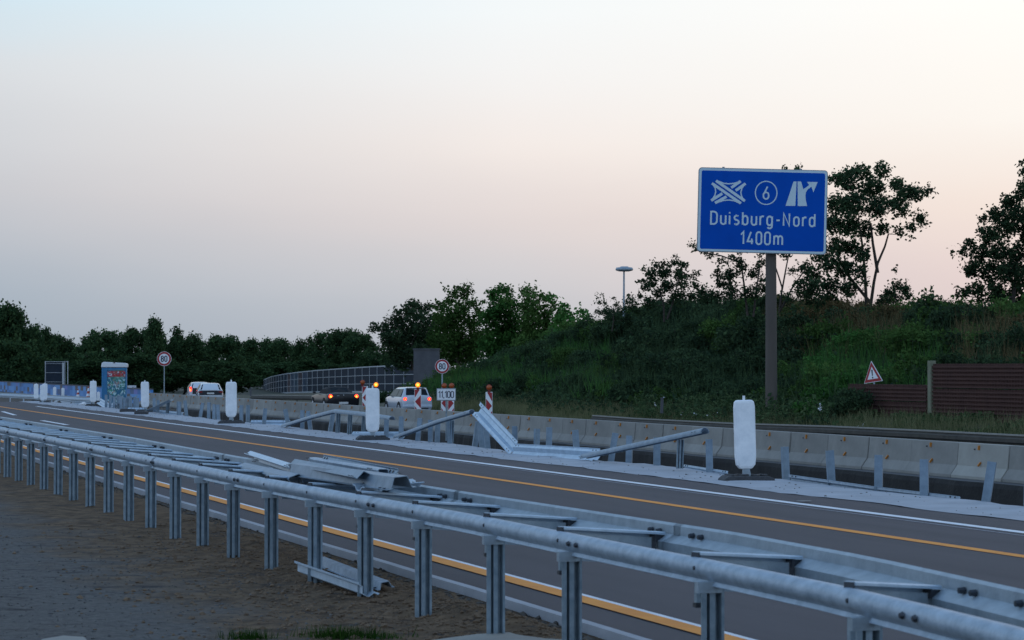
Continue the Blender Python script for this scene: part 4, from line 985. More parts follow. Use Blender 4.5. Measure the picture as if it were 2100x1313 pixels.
# compact hatchback, silver white
mini_st=[(0,.70,.36,.70,.74,.60),(.03,.80,.24,.86,.93,.64),(.09,.83,.22,.90,.98,.66),(.30,.845,.20,.91,1.345,.585),(.42,.845,.20,.91,1.385,.59),(1.0,.845,.20,.91,1.41,.60),(1.8,.845,.20,.91,1.40,.60),(2.15,.845,.20,.92,1.35,.58),(2.75,.84,.20,.92,.97,.64),(3.3,.82,.22,.84,.88,.60),(3.58,.76,.26,.66,.72,.5),(3.65,.66,.32,.55,.6,.4)]
P=[('plate','rear_window','glass',[(-.60,.105,1.0),(-.53,.285,1.315),(.53,.285,1.315),(.60,.105,1.0)][::-1]),
   ('round','tail_light','tail',(-.66,.03,.80),.095,.03),('round','tail_light','tail',(.66,.03,.80),.095,.03),
   ('round','tail_bulb','tail_hot',(-.66,.0,.80),.030,.008),('round','tail_bulb','tail_hot',(.66,.0,.80),.03,.008),
   ('box','number_plate','plate',(.0,.0,.68),(.50,.02,.11)),('box','bumper','paint_silver',(0,.02,.42),(1.60,.14,.16)),
   ('box','grille_gap','black',(0,-.02,.31),(1.2,.05,.05)),('box','roof_spoiler','paint_silver',(0,.30,1.385),(1.08,.18,.025)),
   ('box','mirror','black',(-.93,2.35,.97),(.14,.12,.11)),('box','mirror','black',(.93,2.35,.97),(.14,.12,.11)),('wheels',.62,3.05,.30)]
P+=side_win((.30,1.05,1.0,.45),.94,.825,1.32,.635)+side_win((1.12,2.45,2.0,1.08),.94,.825,1.32,.635)
car('hatchback_car','silver white compact hatchback with lit tail lights driving away behind the concrete barrier',856,121.5,3.65,.845,mini_st,'paint_silver',P,zb=-.78)
# black convertible with closed soft top
cv=[(0,.72,.38,.72,.78,.55),(.03,.84,.26,.84,.90,.66),(.12,.88,.22,.88,.95,.72),(.55,.89,.20,.90,.97,.70),(.85,.89,.20,.90,.98,.66),(1.0,.89,.2,.9,1.0,.64),(1.8,.88,.20,.90,1.0,.6),(2.3,.88,.20,.90,.99,.64),(2.9,.885,.2,.86,.93,.64),(3.7,.86,.22,.78,.83,.6),(4.0,.76,.28,.62,.68,.5),(4.09,.6,.34,.5,.55,.4)]
P=[('plate','rear_window','glass',[(-.46,.83,1.03),(-.44,1.12,1.245),(.44,1.12,1.245),(.46,.83,1.03)][::-1]),
   ('round','tail_light','tail',(-.70,.05,.78),.115,.04),('round','tail_light','tail',(.70,.05,.78),.115,.04),
   ('round','tail_bulb','tail_hot',(-.70,.008,.78),.065,.012),('round','tail_bulb','tail_hot',(.70,.008,.78),.065,.012),
   ('box','number_plate','plate',(0,.0,.44),(.5,.03,.11)),('box','badge','rim',(0,.02,.86),(.06,.02,.05)),('box','emblem','rim',(-.30,.01,.82),(.14,.02,.025)),
   ('box','mirror','black',(-1.0,2.45,.98),(.16,.1,.11)),('box','mirror','black',(1.0,2.45,.98),(.16,.1,.11)),('wheels',.75,3.25,.32)]
cvr=car('convertible_car','black convertible with closed fabric roof and glowing orange tail lights behind the concrete barrier',705,122.5,4.09,.89,cv,'paint_black',P,zb=-.64)
mb=MB(); V=[]; rows=[(.62,.62,.97,.96,.2),(.80,.66,.97,1.05,.50),(1.12,.66,.97,1.25,.56),(1.5,.66,.97,1.30,.56),(2.0,.66,.97,1.28,.55),(2.55,.68,.97,1.0,.6)]
for y,w0,z0,z1,w1 in rows: V+=[(-w0*1.08,y,z0-.05),(-w0,y,(z0+z1)/2+.02),(-w1*.9,y,z1-.03),(0,y,z1),(w1*.9,y,z1-.03),(w0,y,(z0+z1)/2+.02),(w0*1.08,y,z0-.05)]
mb.add(V,[(j*7+i,j*7+i+1,j*7+7+i+1,j*7+7+i) for j in range(5) for i in range(6)]+[tuple(range(7))]); mb.build('soft_top',M['softtop'],cvr,smooth=True,local=True)
# white estate car
es=[(0,.72,.36,.74,.80,.6),(.03,.88,.26,.92,1.0,.70),(.12,.92,.22,.98,1.06,.74),(.55,.93,.20,.99,1.44,.62),(.8,.93,.20,.99,1.48,.64),(1.6,.93,.20,.99,1.50,.66),(2.5,.93,.20,.98,1.48,.66),(3.4,.92,.20,.97,1.02,.7),(4.3,.88,.22,.82,.88,.66),(4.6,.75,.3,.62,.68,.5)]
P=[('plate','rear_window','glass',[(-.74,.10,1.02),(-.60,.53,1.40),(.60,.53,1.40),(.74,.10,1.02)][::-1]),
   ('box','tailgate','black',(0,.015,.80),(1.66,.06,.34)),('box','tail_light','tail_off',(-.76,.0,.86),(.30,.06,.12)),('box','tail_light','tail_off',(.76,.0,.86),(.30,.06,.12)),
   ('box','number_plate','plate',(0,-.02,.76),(.52,.03,.12)),('box','antenna','black',(.0,.7,1.53),(.03,.08,.05)),('wheels',.85,3.5,.33)]
P+=side_win((.7,3.2,2.6,.9),1.02,.90,1.40,.70)
car('estate_car','white estate car with dark tailgate seen from behind at the far barrier',432,171,4.6,.93,es,'paint_white',P,zb=-1.0,rz=R(10))
P2=[p for p in P if p[1] not in('tail_light','tailgate')]+[('box','tail_light','tail',(-.80,.0,.95),(.16,.06,.34)),('box','tail_light','tail',(.80,.0,.95),(.16,.06,.34)),('box','tail_bulb','tail_hot',(-.82,-.04,.86),(.08,.03,.12)),('box','tailgate','black',(0,.02,.78),(1.3,.05,.5))]
car('dark_car','car with bright red tail light half hidden by the white estate car',411,190,4.4,.90,es,'paint_white',P2,zb=-1.05,rz=R(11))
# ------------------------------------------------------------ vegetation
def leaf_object(name,C,size,m,parent=None,origin=(0,0,0),flat=.25,elong=1.5):
    n=len(C); a=rng.normal(size=(n,3)); a[:,2]+=flat*np.sign(a[:,2]); a/=np.linalg.norm(a,axis=1)[:,None]
    t=rng.normal(size=(n,3)); t-=a*(t*a).sum(1)[:,None]; t/=np.linalg.norm(t,axis=1)[:,None]; b=np.cross(a,t)
    s=(size*rng.uniform(.6,1.4,n))[:,None]; h=s/elong
    V=np.empty((n,4,3)); V[:,0]=C-t*s*.5; V[:,1]=C+b*h*.5; V[:,2]=C+t*s*.5; V[:,3]=C-b*h*.5
    V=V.reshape(-1,3)-np.array(origin)
    me=bpy.data.meshes.new(name); me.vertices.add(4*n); me.vertices.foreach_set('co',V.ravel()); me.loops.add(4*n); me.loops.foreach_set('vertex_index',np.arange(4*n)); me.polygons.add(n); me.polygons.foreach_set('loop_start',np.arange(n)*4); me.polygons.foreach_set('loop_total',np.full(n,4)); me.update(calc_edges=True); me.materials.append(m)
    o=bpy.data.objects.new(name,me); COL.objects.link(o)
    if parent: o.parent=parent
    return o
def clump_pts(clumps,dens,leaf):
    out=[]
    for (x,y,z,r) in clumps:
        n=max(6,int(dens*(r/leaf)**2)); d=rng.normal(size=(n,3)); d/=np.linalg.norm(d,axis=1)[:,None]; rad=r*rng.uniform(0.15,1,n)**.5*rng.uniform(.75,1.08,n)
        p=d*rad[:,None]; p[:,2]*=.85
        # sub-clusters make an uneven outline
        k=max(3,n//18); cs=p[rng.integers(0,n,k)]; idx=rng.integers(0,k,n); m=rng.random(n)<.6
        p[m]=cs[idx[m]]+rng.normal(size=(m.sum(),3))*leaf*.8
        out.append(p+np.array([x,y,z]))
    return np.concatenate(out)
def branches(clumps,base,trunk_top,r0,spread=1.0,stems=None):
    mb=MB(); base=Vector(base); tt=Vector(trunk_top)
    stems=stems or [[base,base.lerp(tt,.5)+Vector((random.uniform(-.1,.1),0,0)),tt]]
    nodes=[]
    for st in stems:
        for i,(a,b) in enumerate(zip(st,st[1:])):
            ra=r0*(1-.7*i/len(st)); rb=r0*(1-.7*(i+1)/len(st)); mb.cyl(a,b,ra,rb,8); 
            for q in range(5): nodes.append((a.lerp(b,q/4),ra+(rb-ra)*q/4))
    for (x,y,z,r) in sorted(clumps,key=lambda c:(Vector(c[:3])-tt).length):
        c=Vector((x,y,z)); cand=[nd for nd in nodes if nd[0].z<c.z+.15] or nodes
        nd=min(cand,key=lambda q:(q[0]-c).length+abs(q[0].z-c.z)*.2+ (0 if q[0].z<c.z else 1)); a=nd[0]; ra=min(nd[1]*.6,r0*.35); L_=(c-a).length
        if L_<.05: continue
        m1=a.lerp(c,.5)+Vector((random.uniform(-.08,.08),random.uniform(-.08,.08),-.06*L_))
        mb.cyl(a,m1,ra,ra*.7,5,False); mb.cyl(m1,c,ra*.7,ra*.3,5,False); nodes.append((m1,ra*.7)); nodes.append((c,ra*.45))
        for q in range(3):
            e=c+Vector((random.gauss(0,1),random.gauss(0,1),random.gauss(.3,.8))).normalized()*r*.8; mb.cyl(c,e,max(.006,ra*.25),.004,4,False)
    return mb
def px_tree(name,label,clumps_px,d,base_px,m,leaf=.15,dens=2.2,depth=1.2,r0=.14,cat='tree',stems_px=None,group=None):
    s=F/d; cl=[]; clumps_px=[(x,y,r*1.08) for x,y,r in clumps_px]
    for (x,y,r) in clumps_px:
        p=ond(x,y,d+random.uniform(-depth,depth)); cl.append((p.x,p.y,p.z,r/s))
        p=ond(x+random.uniform(-6,6),y+random.uniform(-4,4),d+random.uniform(-depth,depth)*1.3)
    b=ond(base_px[0],base_px[1],d); top=ond(base_px[2],base_px[3],d)
    root=thing(name,label,cat,b,0,group)
    cl2=[(x+random.gauss(0,r*.75),y+random.gauss(0,r*.6),z+random.gauss(0,r*.75),r*random.uniform(.35,.6)) for x,y,z,r in cl for _ in (0,1)]
    C=np.concatenate([clump_pts(cl,dens*12,leaf),clump_pts(cl2,dens*9,leaf)]); leaf_object('crown',C,leaf,m,root,b)
    stems=[[ond(x,y,d) for x,y in st] for st in stems_px] if stems_px else None
    mb=branches(cl,b,top,r0,stems=stems); mb.build('trunk',M['bark'],root)
    return root
TA=[(1770,352,20),(1808,349,18),(1740,372,24),(1718,365,14),(1790,385,27),(1838,378,17),(1862,392,18),(1886,398,15),(1905,391,9),(1750,420,30),(1800,425,25),(1835,418,18),(1850,435,13),(1885,450,13),(1870,465,11),(1845,478,10),(1720,420,26),(1712,460,24),(1745,465,23),(1775,470,18),(1810,468,13),(1715,505,24),(1748,510,22),(1772,525,14),(1700,540,24),(1735,552,22),(1762,560,14),(1700,585,22),(1740,592,20),(1665,560,20),(1670,592,20),(1640,582,12)]
px_tree('deciduous_tree','tall dark tree with bare forked stems just right of the big blue sign',TA,101,(1783,625,1785,560),M['leaf_dark'],.15,3.0,1.6,.075,stems_px=[[(1785,630),(1792,580),(1800,540),(1815,505),(1822,480)],[(1777,630),(1774,560),(1768,500),(1760,450)],[(1800,560),(1790,500),(1786,460)],[(1784,620),(1735,560),(1715,520)]])
TB=[(2094,334,6),(2098,352,9),(2090,398,18),(2100,380,12),(2075,420,20),(2042,440,18),(2018,448,9),(2060,470,26),(2025,482,20),(2095,460,26),(1988,500,12),(1975,518,10),(2010,520,22),(2050,520,28),(2095,520,28),(1992,550,16),(2030,560,26),(2075,565,28),(1978,600,11),(1962,604,7),(2002,592,20),(2040,605,24),(2085,610,26),(2120,480,30),(2120,560,30),(2120,620,30),(2125,400,24)]
px_tree('deciduous_tree','broad dark tree cut off by the right edge of the photo',TB,96,(2075,650,2085,540),M['leaf_dark'],.14,3.0,1.6,.10)
TCl=[(1345,547,8),(1362,541,8),(1384,538,9),(1405,545,9),(1335,560,13),(1365,560,15),(1395,562,15),(1420,566,8),(1433,561,5),(1340,580,13),(1372,585,15),(1400,585,13),(1425,585,9),(1319,577,7),(1326,590,9),(1350,602,12),(1385,605,12),(1415,607,11),(1312,607,6),(1440,600,8),(1300,620,9),(1330,622,14)]
px_tree('deciduous_tree','rounded dark tree left of the big blue sign, right of the street lamp',TCl,108,(1362,660,1366,600),M['leaf_dark'],.13,2.6,1.0,.05,stems_px=[[(1362,660),(1361,625),(1350,590)],[(1368,655),(1380,620),(1392,570)]])
TD=[(1420,503,6),(1430,510,7),(1443,516,8),(1455,524,8),(1470,560,10),(1482,580,15),(1500,560,17),(1520,545,15),(1545,560,16),(1500,600,18),(1540,600,18),(1475,605,13),(1560,540,12),(1480,535,9),(1560,590,14),(1530,500,20),(1560,470,22)]
px_tree('deciduous_tree','dark leaning tree under the left half of the big blue sign',TD,99,(1533,650,1530,560),M['leaf_dark'],.12,2.2,1.0,.05,stems_px=[[(1533,650),(1528,600),(1520,540),(1480,525),(1445,518)],[(1545,650),(1550,600),(1558,550)]])
TE=[(1612,346,4),(1608,350,5),(1634,344,5),(1640,350,6),(1600,400,25),(1650,390,25),(1640,440,28),(1590,470,28),(1610,520,14),(1622,556,8),(1655,545,10),(1640,600,12),(1615,610,12),(1660,615,16),(1690,620,20)]
px_tree('deciduous_tree','slender tree mostly hidden behind the blue sign with thin stems visible right of its column',TE,103,(1597,650,1610,520),M['leaf_dark'],.13,2.0,1.0,.05,stems_px=[[(1597,650),(1603,600),(1612,550),(1620,510)],[(1599,640),(1625,590),(1650,555)],[(1600,630),(1604,590),(1588,540)]])
TF=[(1822,600,11),(1840,586,13),(1852,596,12),(1862,606,11),(1835,612,16),(1810,620,14)]
px_tree('bush','small dark bush at the right foot of the tall forked tree',TF,98,(1838,640,1838,610),M['leaf_dark'],.12,2.6,.8,.04,'bush')
TG=[(1925,628,10),(1945,622,9),(1905,632,8),(1915,620,5),(1890,640,10),(1960,632,10)]
px_tree('bush','low thin bush on the skyline left of the tree at the right edge',TG,98,(1925,660,1925,630),M['leaf_dark'],.11,1.6,.8,.03,'bush')
TH1=[(1226,610,2.5),(1236,606,2.5),(1228,622,4),(1238,622,4),(1260,612,4),(1262,625,6),(1225,640,8),(1243,642,9),(1288,618,8),(1295,632,9),(1275,636,8),(1310,640,10),(1255,650,14),(1285,655,16)]
px_tree('bush','thin spiky bush in front of the street lamp pole',TH1,112,(1255,680,1258,635),M['leaf_dark'],.10,2.2,.8,.03,'bush')
# mid trees 790..1230
MT=[('dark round tree left of the concrete wall end',[(800,668,14),(818,650,16),(845,634,16),(872,632,14),(830,668,24),(868,660,24),(800,695,22),(840,700,26),(885,690,22),(815,720,20),(895,720,24)],215,'leaf_dark',(845,760,845,700)),
 ('greener tree with two rounded tops right of the dark round tree',[(905,628,12),(925,612,13),(950,604,12),(962,598,9),(972,625,10),(935,640,22),(915,665,24),(960,660,24),(990,650,12),(905,700,24),(945,705,28),(985,695,24)],190,'leaf_mid',(940,770,940,690)),
 ('bright green tree whose top is highest left of the street lamp',[(1012,606,10),(1030,594,10),(1045,600,11),(1022,625,20),(1048,628,18),(1005,645,14),(1030,660,28),(1060,660,24),(1015,700,28),(1055,700,30)],180,'leaf_bright',(1035,770,1035,690)),
 ('green tree just right of the brightest tree',[(1078,598,9),(1090,602,9),(1105,612,10),(1122,612,9),(1132,622,9),(1085,630,18),(1115,640,18),(1095,665,28),(1130,665,22),(1090,705,30),(1130,705,28)],175,'leaf_mid',(1100,770,1100,700)),
 ('small pointed green tree left of the spiky bush',[(1157,625,5),(1155,638,9),(1165,648,12),(1150,660,16),(1175,665,16),(1160,695,24),(1195,640,6),(1200,650,10),(1200,675,18),(1195,705,24)],165,'leaf_bright',(1165,770,1165,700))]
for lab,cl,d,m,b in MT: px_tree('deciduous_tree',lab,[(x,y,r*1.2) for x,y,r in cl]+[(b[0]+q,b[1]-60+w,26) for q,w in ((-30,0),(0,-14),(30,0),(-15,25),(18,25))],d,b,M[m],.26,2.4,2.2,.13)
# generic crowns: shrubs and far woods
def generic(name,m,leaf,n,kind,trunk=True):
    root=thing(name,'x','tree'); cl=[]
    for i in range(n):
        if kind=='shrub': a=random.uniform(0,6.28); r=random.uniform(0,.75); z=random.uniform(.15,.8); cl.append((r*math.cos(a),r*math.sin(a),z*(1-.3*r),random.uniform(.18,.34)))
        else:
            z=random.uniform(.12,.93); e=math.sqrt(max(0,1-((z-.5)/.5)**2)) if kind=='tree' else (1-z)*.9+.08
            a=random.uniform(0,6.28); r=e*random.uniform(.5,1)*.40; cl.append((r*math.cos(a),r*math.sin(a),z,random.uniform(.08,.15)*(1 if kind=='tree' else .8)))
    C=clump_pts(cl,20 if kind=='shrub' else 26,leaf); leaf_object('foliage' if kind=='shrub' else 'crown',C,leaf,m,root)
    mb=branches(cl[:14],(0,0,-.15),(0,0,.5),.018 if kind!='shrub' else .02); mb.build('stems' if kind=='shrub' else 'trunk',M['bark'],root,local=True)
    return root
far=[generic('deciduous_tree',M['leaf_far'],.045,60,'tree') for _ in range(4)]; farc=generic('conifer_tree',M['leaf_far'],.04,70,'cone')
used=set()
def put(proto,loc,sx,sz,rz,label,cat,group,i):
    if proto.name in used: o=copy_tree(proto)
    else: o=proto; used.add(proto.name)
    o.location=loc; o.scale=(sx,sx,sz); o.rotation_euler=(0,0,rz); tag(o,label,cat,group); return o
FT=[(-25,640,300,60),(10,634,300,64),(40,650,305,56),(78,676,315,50),(112,692,325,48),(145,716,360,46),(172,694,370,48),(212,681,360,56),(250,686,370,52),(283,680,365,48),(345,674,360,46),(380,688,365,52),(418,702,380,46),(455,694,370,50),(492,692,370,50),(530,702,385,44),(562,698,380,44),(596,714,385,44),(632,694,360,44),(668,684,345,52),(705,680,335,54),(740,690,325,50),(768,712,320,44),
    (20,715,270,70),(200,745,300,70),(285,745,300,70),(370,745,300,70),(465,745,300,70),(555,742,310,70),(645,740,330,60),(60,715,290,60),(170,735,300,60),(240,740,305,60),(320,735,310,60),(420,745,310,60),(510,745,310,60),(600,740,330,60),(690,735,300,56),(760,735,290,56),(0,720,280,70),(120,745,285,60),(820,735,280,46)]
seen={}
for i,(x,y,d,w) in enumerate(FT):
    d=d if x<480 else d+110
    if i>=23: y+=random.uniform(-16,22); d+=random.uniform(-15,40)
    s=F/d; zt=H+(753-y)/s; zb=-2.0; p=ond(x,753,d); front=i>=23
    l=['far left','left','centre left'][min(2,x//260 if x>0 else 0)]
    lab=('lower tree of the far wood, ' if front else 'skyline tree of the far wood, ')
    near=min([(337,'the left speed limit sign'),(235,'the toilet cabin'),(115,'the back facing road sign'),(430,'the white estate car'),(0,'the left photo edge'),(640,'the middle of the glazed wall'),(560,'the glazed wall left end'),(750,'the glazed wall right end'),(850,'the concrete wall end')],key=lambda q:abs(q[0]-x))
    dd=x-near[0]; key=(front,near[1],dd>0); seen[key]=seen.get(key,0)+1; lab+=('just above ' if abs(dd)<14 else ('right of ' if dd>0 else 'left of '))+near[1]+('' if seen[key]==1 else ', '+ORD[seen[key]-1]+' one')
    o=put(far[i%4],(p.x,p.y,zb),w*2.1/s,(zt-zb)*1.04,random.uniform(0,6),lab,'tree','trees of the far wood',i)
s=F/345; p=ond(315,753,345); put(farc,(p.x,p.y,-2),110/s,H+(753-652)/s+2.2,0,'tall pointed conifer above the skyline left of the left speed limit sign','conifer',None,0)
# shrubs over the embankment
shr=[generic('shrub',M[m],.075,22,'shrub') for m in ('leaf_dark','leaf_dark','leaf_mid','leaf_bright','leaf_brown','leaf_mid')]
cnt=0
def shrub(x,u,k,R_,Hs,label=None,grp='shrubs crowding the embankment'):
    global cnt
    p=atu(x,u,0); v=touv(p)[1]; 
    uu=u; z=h_emb(uu,v); put(shr[k],(p.x,p.y,z-.1),R_,Hs,random.uniform(0,6),label or ['dark leafy shrub in the dense growth on the embankment','dark leafy shrub in the dense growth on the embankment','mid green shrub in the dense growth on the embankment','fresh green shrub in the dense growth on the embankment','brownish shrub in the dense growth on the embankment','mid green shrub in the dense growth on the embankment'][k],'shrub',grp,0); cnt+=1
random.seed(11)
for u0,step,kk in ((36.3,34,1.25),(39,38,1.5),(42,42,1.7),(45.5,42,1.8),(48.5,46,1.7)):
    x=(900 if u0>37 else 940)+random.uniform(0,20)
    while x<2480:
        # distance of this column along the slope
        u=u0+random.uniform(-.7,.7)
        p=atu(x,u,0); v=touv(p)[1]; u2=u+shift(v); p2=atu(x,u2,0); v2=touv(p2)[1]; u2=u+shift(v2)
        if v2<205 and not(u0<37 and 1735<x):
            if 1590<x<1870 and 42<u0<49: k=random.choice([4,4,4,0,2])
            elif 1690<x<1920 and u0<43: k=random.choice([3,3,2,5])
            elif x>1930 and u0>40: k=random.choice([4,2,0,5])
            elif x<1250 and u0>42: k=random.choice([2,5,0])
            else: k=random.choice([0,1,0,1,0,1,2,5])
            shrub(x,u2,k,kk*random.uniform(.9,1.25),kk*random.uniform(.8,1.2))
        s=F/atu(x,u2,0).y; x+=step*s/45*random.uniform(.8,1.2)*(.62 if x<1350 else .85)
for x,d,r in ((765,165,1.1),(785,160,1.3),(806,158,1.2),(826,156,1.3),(846,156,1.4),(872,155,1.5),(905,158,2.6),(930,160,3.0),(960,162,3.2)):
    p=ond(x,753,d); put(shr[random.choice([0,1,2])],(p.x,p.y,-1.1),r,r*random.uniform(.8,1.05),random.uniform(0,6),'dark low bush between the silver hatchback and the concrete wall end','shrub','low bushes behind the silver hatchback',0)
shrub(1742,35.2,0,1.1,1.3,'very dark bush leaning against the left end of the lower brown wall',None)
shrub(1660,34.6,3,.9,.9,'bright green bush right of the sign column foot',None)
# undergrowth: loose leaves over the whole slope, tall grass and weeds at its foot
n=125000; V=[]; sv=rng.uniform(20,205,n*2); su=rng.uniform(33.6,50,n*2)
pts=[]
for u,v in zip(su,sv):
    uu=u+shift(v); p=uv(uu,v); x=CX+F*p.x/p.y if p.y>5 else -1
    if 880<x<2500 and len(pts)<n and not (x>1720 and u<36.6): pts.append((p.x,p.y,h_emb(uu,v)+abs(random.gauss(0,.32))))
leaf_object('undergrowth',np.array(pts),.17,M['leaf_dark'])['kind']='stuff'
def blades(name,P,h,w,m):
    n=len(P); a=rng.uniform(0,6.28,n); hh=h*rng.uniform(.5,1.3,n); ln=rng.normal(0,.25,(n,2))*hh[:,None]
    V=np.empty((n,3,3)); dx=np.cos(a)*w*.5; dy=np.sin(a)*w*.5
    V[:,0]=P-np.stack([dx,dy,0*dx],1); V[:,1]=P+np.stack([dx,dy,0*dx],1); V[:,2]=P+np.stack([ln[:,0],ln[:,1],hh],1); V=V.reshape(-1,3)
    me=bpy.data.meshes.new(name); me.vertices.add(3*n); me.vertices.foreach_set('co',V.ravel()); me.loops.add(3*n); me.loops.foreach_set('vertex_index',np.arange(3*n)); me.polygons.add(n); me.polygons.foreach_set('loop_start',np.arange(n)*3); me.polygons.foreach_set('loop_total',np.full(n,3)); me.update(calc_edges=True); me.materials.append(m)
    o=bpy.data.objects.new(name,me); COL.objects.link(o); return o
P=[]
while len(P)<48000:
    v=random.uniform(40,150); u=32.7+shift(v)+abs(random.gauss(0,1.1)); p=uv(u,v); x=CX+F*p.x/p.y
    if 880<x<2400 and random.random()<(.35+.65*max(0,min(1,.5+1.6*nz(u*2,v,.35,2)))): P.append((p.x,p.y,h_emb(u,v)-.03))
blades('roadside_grass',np.array(P),.50,.022,M['grass'])['kind']='stuff'
def slope_blades(name,n,h,w,m,test,label_kind='stuff'):
    P=[]; k=0
    while len(P)<n and k<n*60:
        k+=1; v=random.uniform(45,150); u=random.uniform(35.2,49.5); uu=u+shift(v); p=uv(uu,v); z=h_emb(uu,v)
        r=(p.y); x=CX+F*p.x/r; y=753-F*(z+.9-H)/r
        if 880<x<2450 and test(x,y,u,v): P.append((p.x,p.y,z+random.uniform(0,.7)))
    o=blades(name,np.array(P),h,w,m); o['kind']='stuff'
M['straw']=foliage('dry grass',(.11,.085,.04),(.24,.19,.10),.2,1.5)
tan=lambda x,y:(1560<x<1880 and 600<y<725 and nz(x*.012,y*.02,1,3)>-.12) or (x>1960 and 630<y<745 and nz(x*.012,y*.02,1,5)>-.05)
slope_blades('dry_scrub_grass',16000,.9,.03,M['straw'],lambda x,y,u,v:tan(x,y))
slope_blades('dark_scrub_grass',20000,1.0,.035,M['leaf_dark'],lambda x,y,u,v:not(x>1720 and u<36.8))
slope_blades('green_scrub_grass',14000,.8,.035,M['leaf_bright'],lambda x,y,u,v:(1650<x<1930 and 690<y<790) or x<1250 and nz(u,v,.3,9)>0)
P=[]
while len(P)<16000:
    v=random.uniform(35,100); u=33.2+random.uniform(0,3.0); p=uv(u,v); x=CX+F*p.x/p.y
    if 1300<x<2150 and nz(u,v,.5,12)>-.05: P.append((p.x,p.y,h_emb(u,v)+random.uniform(0,.75 if x<1700 else .22+.35*max(0,nz(u,v,.8,3)))))
leaf_object('weeds',np.array(P),.10,M['weeds'])['kind']='stuff'
# small white flowers
P=[]
for x,y in ((1395,850),(1400,846),(1428,849),(1452,850),(1468,848),(1680,838),(1682,842),(1684,835),(1345,832),(1358,820),(1770,870)):
    q=onu(x,y,33.6); P.append(tuple(q))
    for _ in range(3): P.append((q.x+random.gauss(0,.06),q.y,q.z+random.gauss(0,.05)))
leaf_object('white_flowers',np.array(P),.07,M['white'])['kind']='stuff'
# delineator post (small, dark) in the grass right of center and others
for x,y0,y1,lab in ((1357,817,848,'small leaning marker post in the grass above the old guard rail'),):
    a=onu(x,y1,33.2); b=onu(x+1,y0,33.2); mb=MB(); mb.beam(a,b,.11,.06,Vector((0,1,0))); mb.box(b,(.12,.08,.05)); tag(mb.build('marker_post',M['concrete_dark'],bevel=.01),lab,'post')
a=ond(514,812,160); b=ond(514,797,160); mb=MB(); mb.beam(a,b,.12,.08,Vector((0,1,0))); mb.box(b,(.14,.1,.06)); tag(mb.build('marker_post',M['concrete_dark'],bevel=.01),'small dark marker post at the left end of the far weathered rail','post')
# grass tufts and slab near the camera
def tuft(x,y,n,r,h,label):
    c=onz(x,y,0); P=np.stack([c.x+rng.normal(0,r,n),c.y+rng.normal(0,r*.35,n),np.zeros(n)-.01],1)
    o=blades('grass_tuft',P,h,.007,M['grass_green']); tag(o,label,'grass')
tuft(700,1306,420,.13,.08,'larger green grass tuft at the bottom edge left of the pale slab')
tuft(775,1308,160,.08,.05,'small grass tuft between the larger tuft and the pale slab')
tuft(512,1310,260,.08,.07,'green grass tuft at the bottom edge left of the larger tuft')
a=onz(930,1309,.03); b=onz(1180,1312,.03); c=onz(1090,1296,.03); d=onz(985,1297,.03)
def slab(pts,label):
    mb=MB(); n=len(pts); P=[Vector(p) for p in pts]; mb.add([p for p in P]+[p-Vector((0,0,.08)) for p in P],[tuple(range(n)),tuple(range(n,2*n))[::-1]]+[(i,n+i,n+(i+1)%n,(i+1)%n) for i in range(n)])
    tag(mb.build('concrete_slab',M['slab'],bevel=.01),label,'slab')
slab([onz(x,y,.045) for x,y in ((880,1313),(930,1306),(975,1300),(1045,1296),(1062,1301),(1120,1309),(1190,1313),(1230,1350),(820,1350))],'pale concrete slab at the bottom edge between the posts')
slab([onz(x,y,.03) for x,y in ((60,1340),(85,1310),(130,1303),(175,1306),(200,1340))],'small pale slab at the bottom edge far left')
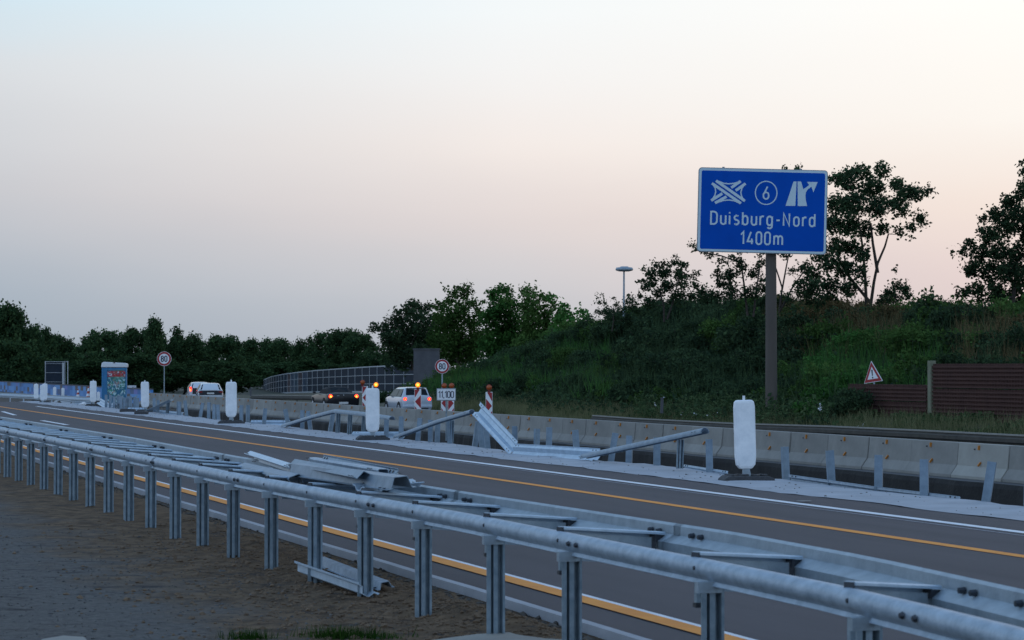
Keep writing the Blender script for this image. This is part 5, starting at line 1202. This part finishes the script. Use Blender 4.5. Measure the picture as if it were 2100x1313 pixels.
# stones
def stones(name,P,smin,smax,m):
    base=[Vector(v) for v in ((0,0,1),(.9,0,.3),(.2,.9,.2),(-.8,.4,.3),(-.6,-.7,.25),(.4,-.85,.3),(.5,.5,-.6),(-.4,.2,-.7),(0,-.6,-.6))]
    fs=[(0,1,2),(0,2,3),(0,3,4),(0,4,5),(0,5,1),(1,6,2),(2,7,3),(3,7,4),(4,8,5),(5,8,1),(1,8,6),(2,6,7),(4,7,8),(6,8,7)]
    mb=MB()
    for p in P:
        s=random.uniform(smin,smax)*random.choice([.6,.8,1,1.3]); q=Matrix.Rotation(random.uniform(0,6),3,'Z')@Matrix.Rotation(random.uniform(-.5,.5),3,'X'); sc=Vector((random.uniform(.7,1.3),random.uniform(.7,1.3),random.uniform(.5,.9)))
        mb.add([q@Vector((b.x*sc.x,b.y*sc.y,b.z*sc.z))*s+Vector(p) for b in base],fs)
    o=mb.build(name,m); o['kind']='stuff'
P=[]
for _ in range(1100):
    v=random.uniform(10,24); u=random.uniform(1.5,5.25); p=uv(u,v); P.append((p.x,p.y,zg(u,v)+.002))
stones('pebbles',P,.005,.012,M['stone_dark'])
P=[]
for _ in range(6500):
    v=random.triangular(9,26,10); u=5.2-abs(random.gauss(0,1.0)); p=uv(u,v); P.append((p.x,p.y,zg(u,v)))
stones('soil_clods',P,.008,.026,M['soil'])
P=[]
for _ in range(3800):
    v=random.triangular(9,30,11); u=random.uniform(-3,4.2); p=uv(u,v); P.append((p.x,p.y,zg(u,v)))
stones('gravel_grains',P,.005,.014,M['grain'])
P=[]
for _ in range(700):
    v=random.uniform(10,40); u=5.16+random.gauss(0,.07); p=uv(min(u,5.28),v); P.append((p.x,p.y,zg(u,v)+.003))
stones('asphalt_crumbs',P,.012,.03,M['rubble'])
P=[]
for _ in range(3800):
    v=random.uniform(18,125); u=random.choice([random.uniform(15,25.4),random.gauss(24.6,.4)]); u=min(u,25.6); p=uv(u,v); P.append((p.x,p.y,ztr(u,v)+.01))
stones('rubble',P,.03,.11,M['rubble'])
P=[]
for _ in range(500):
    v=random.uniform(20,110); u=random.uniform(13.4,14.7); p=uv(u,v); P.append((p.x,p.y,zs(u,v)+.002))
stones('verge_grit',P,.008,.02,M['stone'])
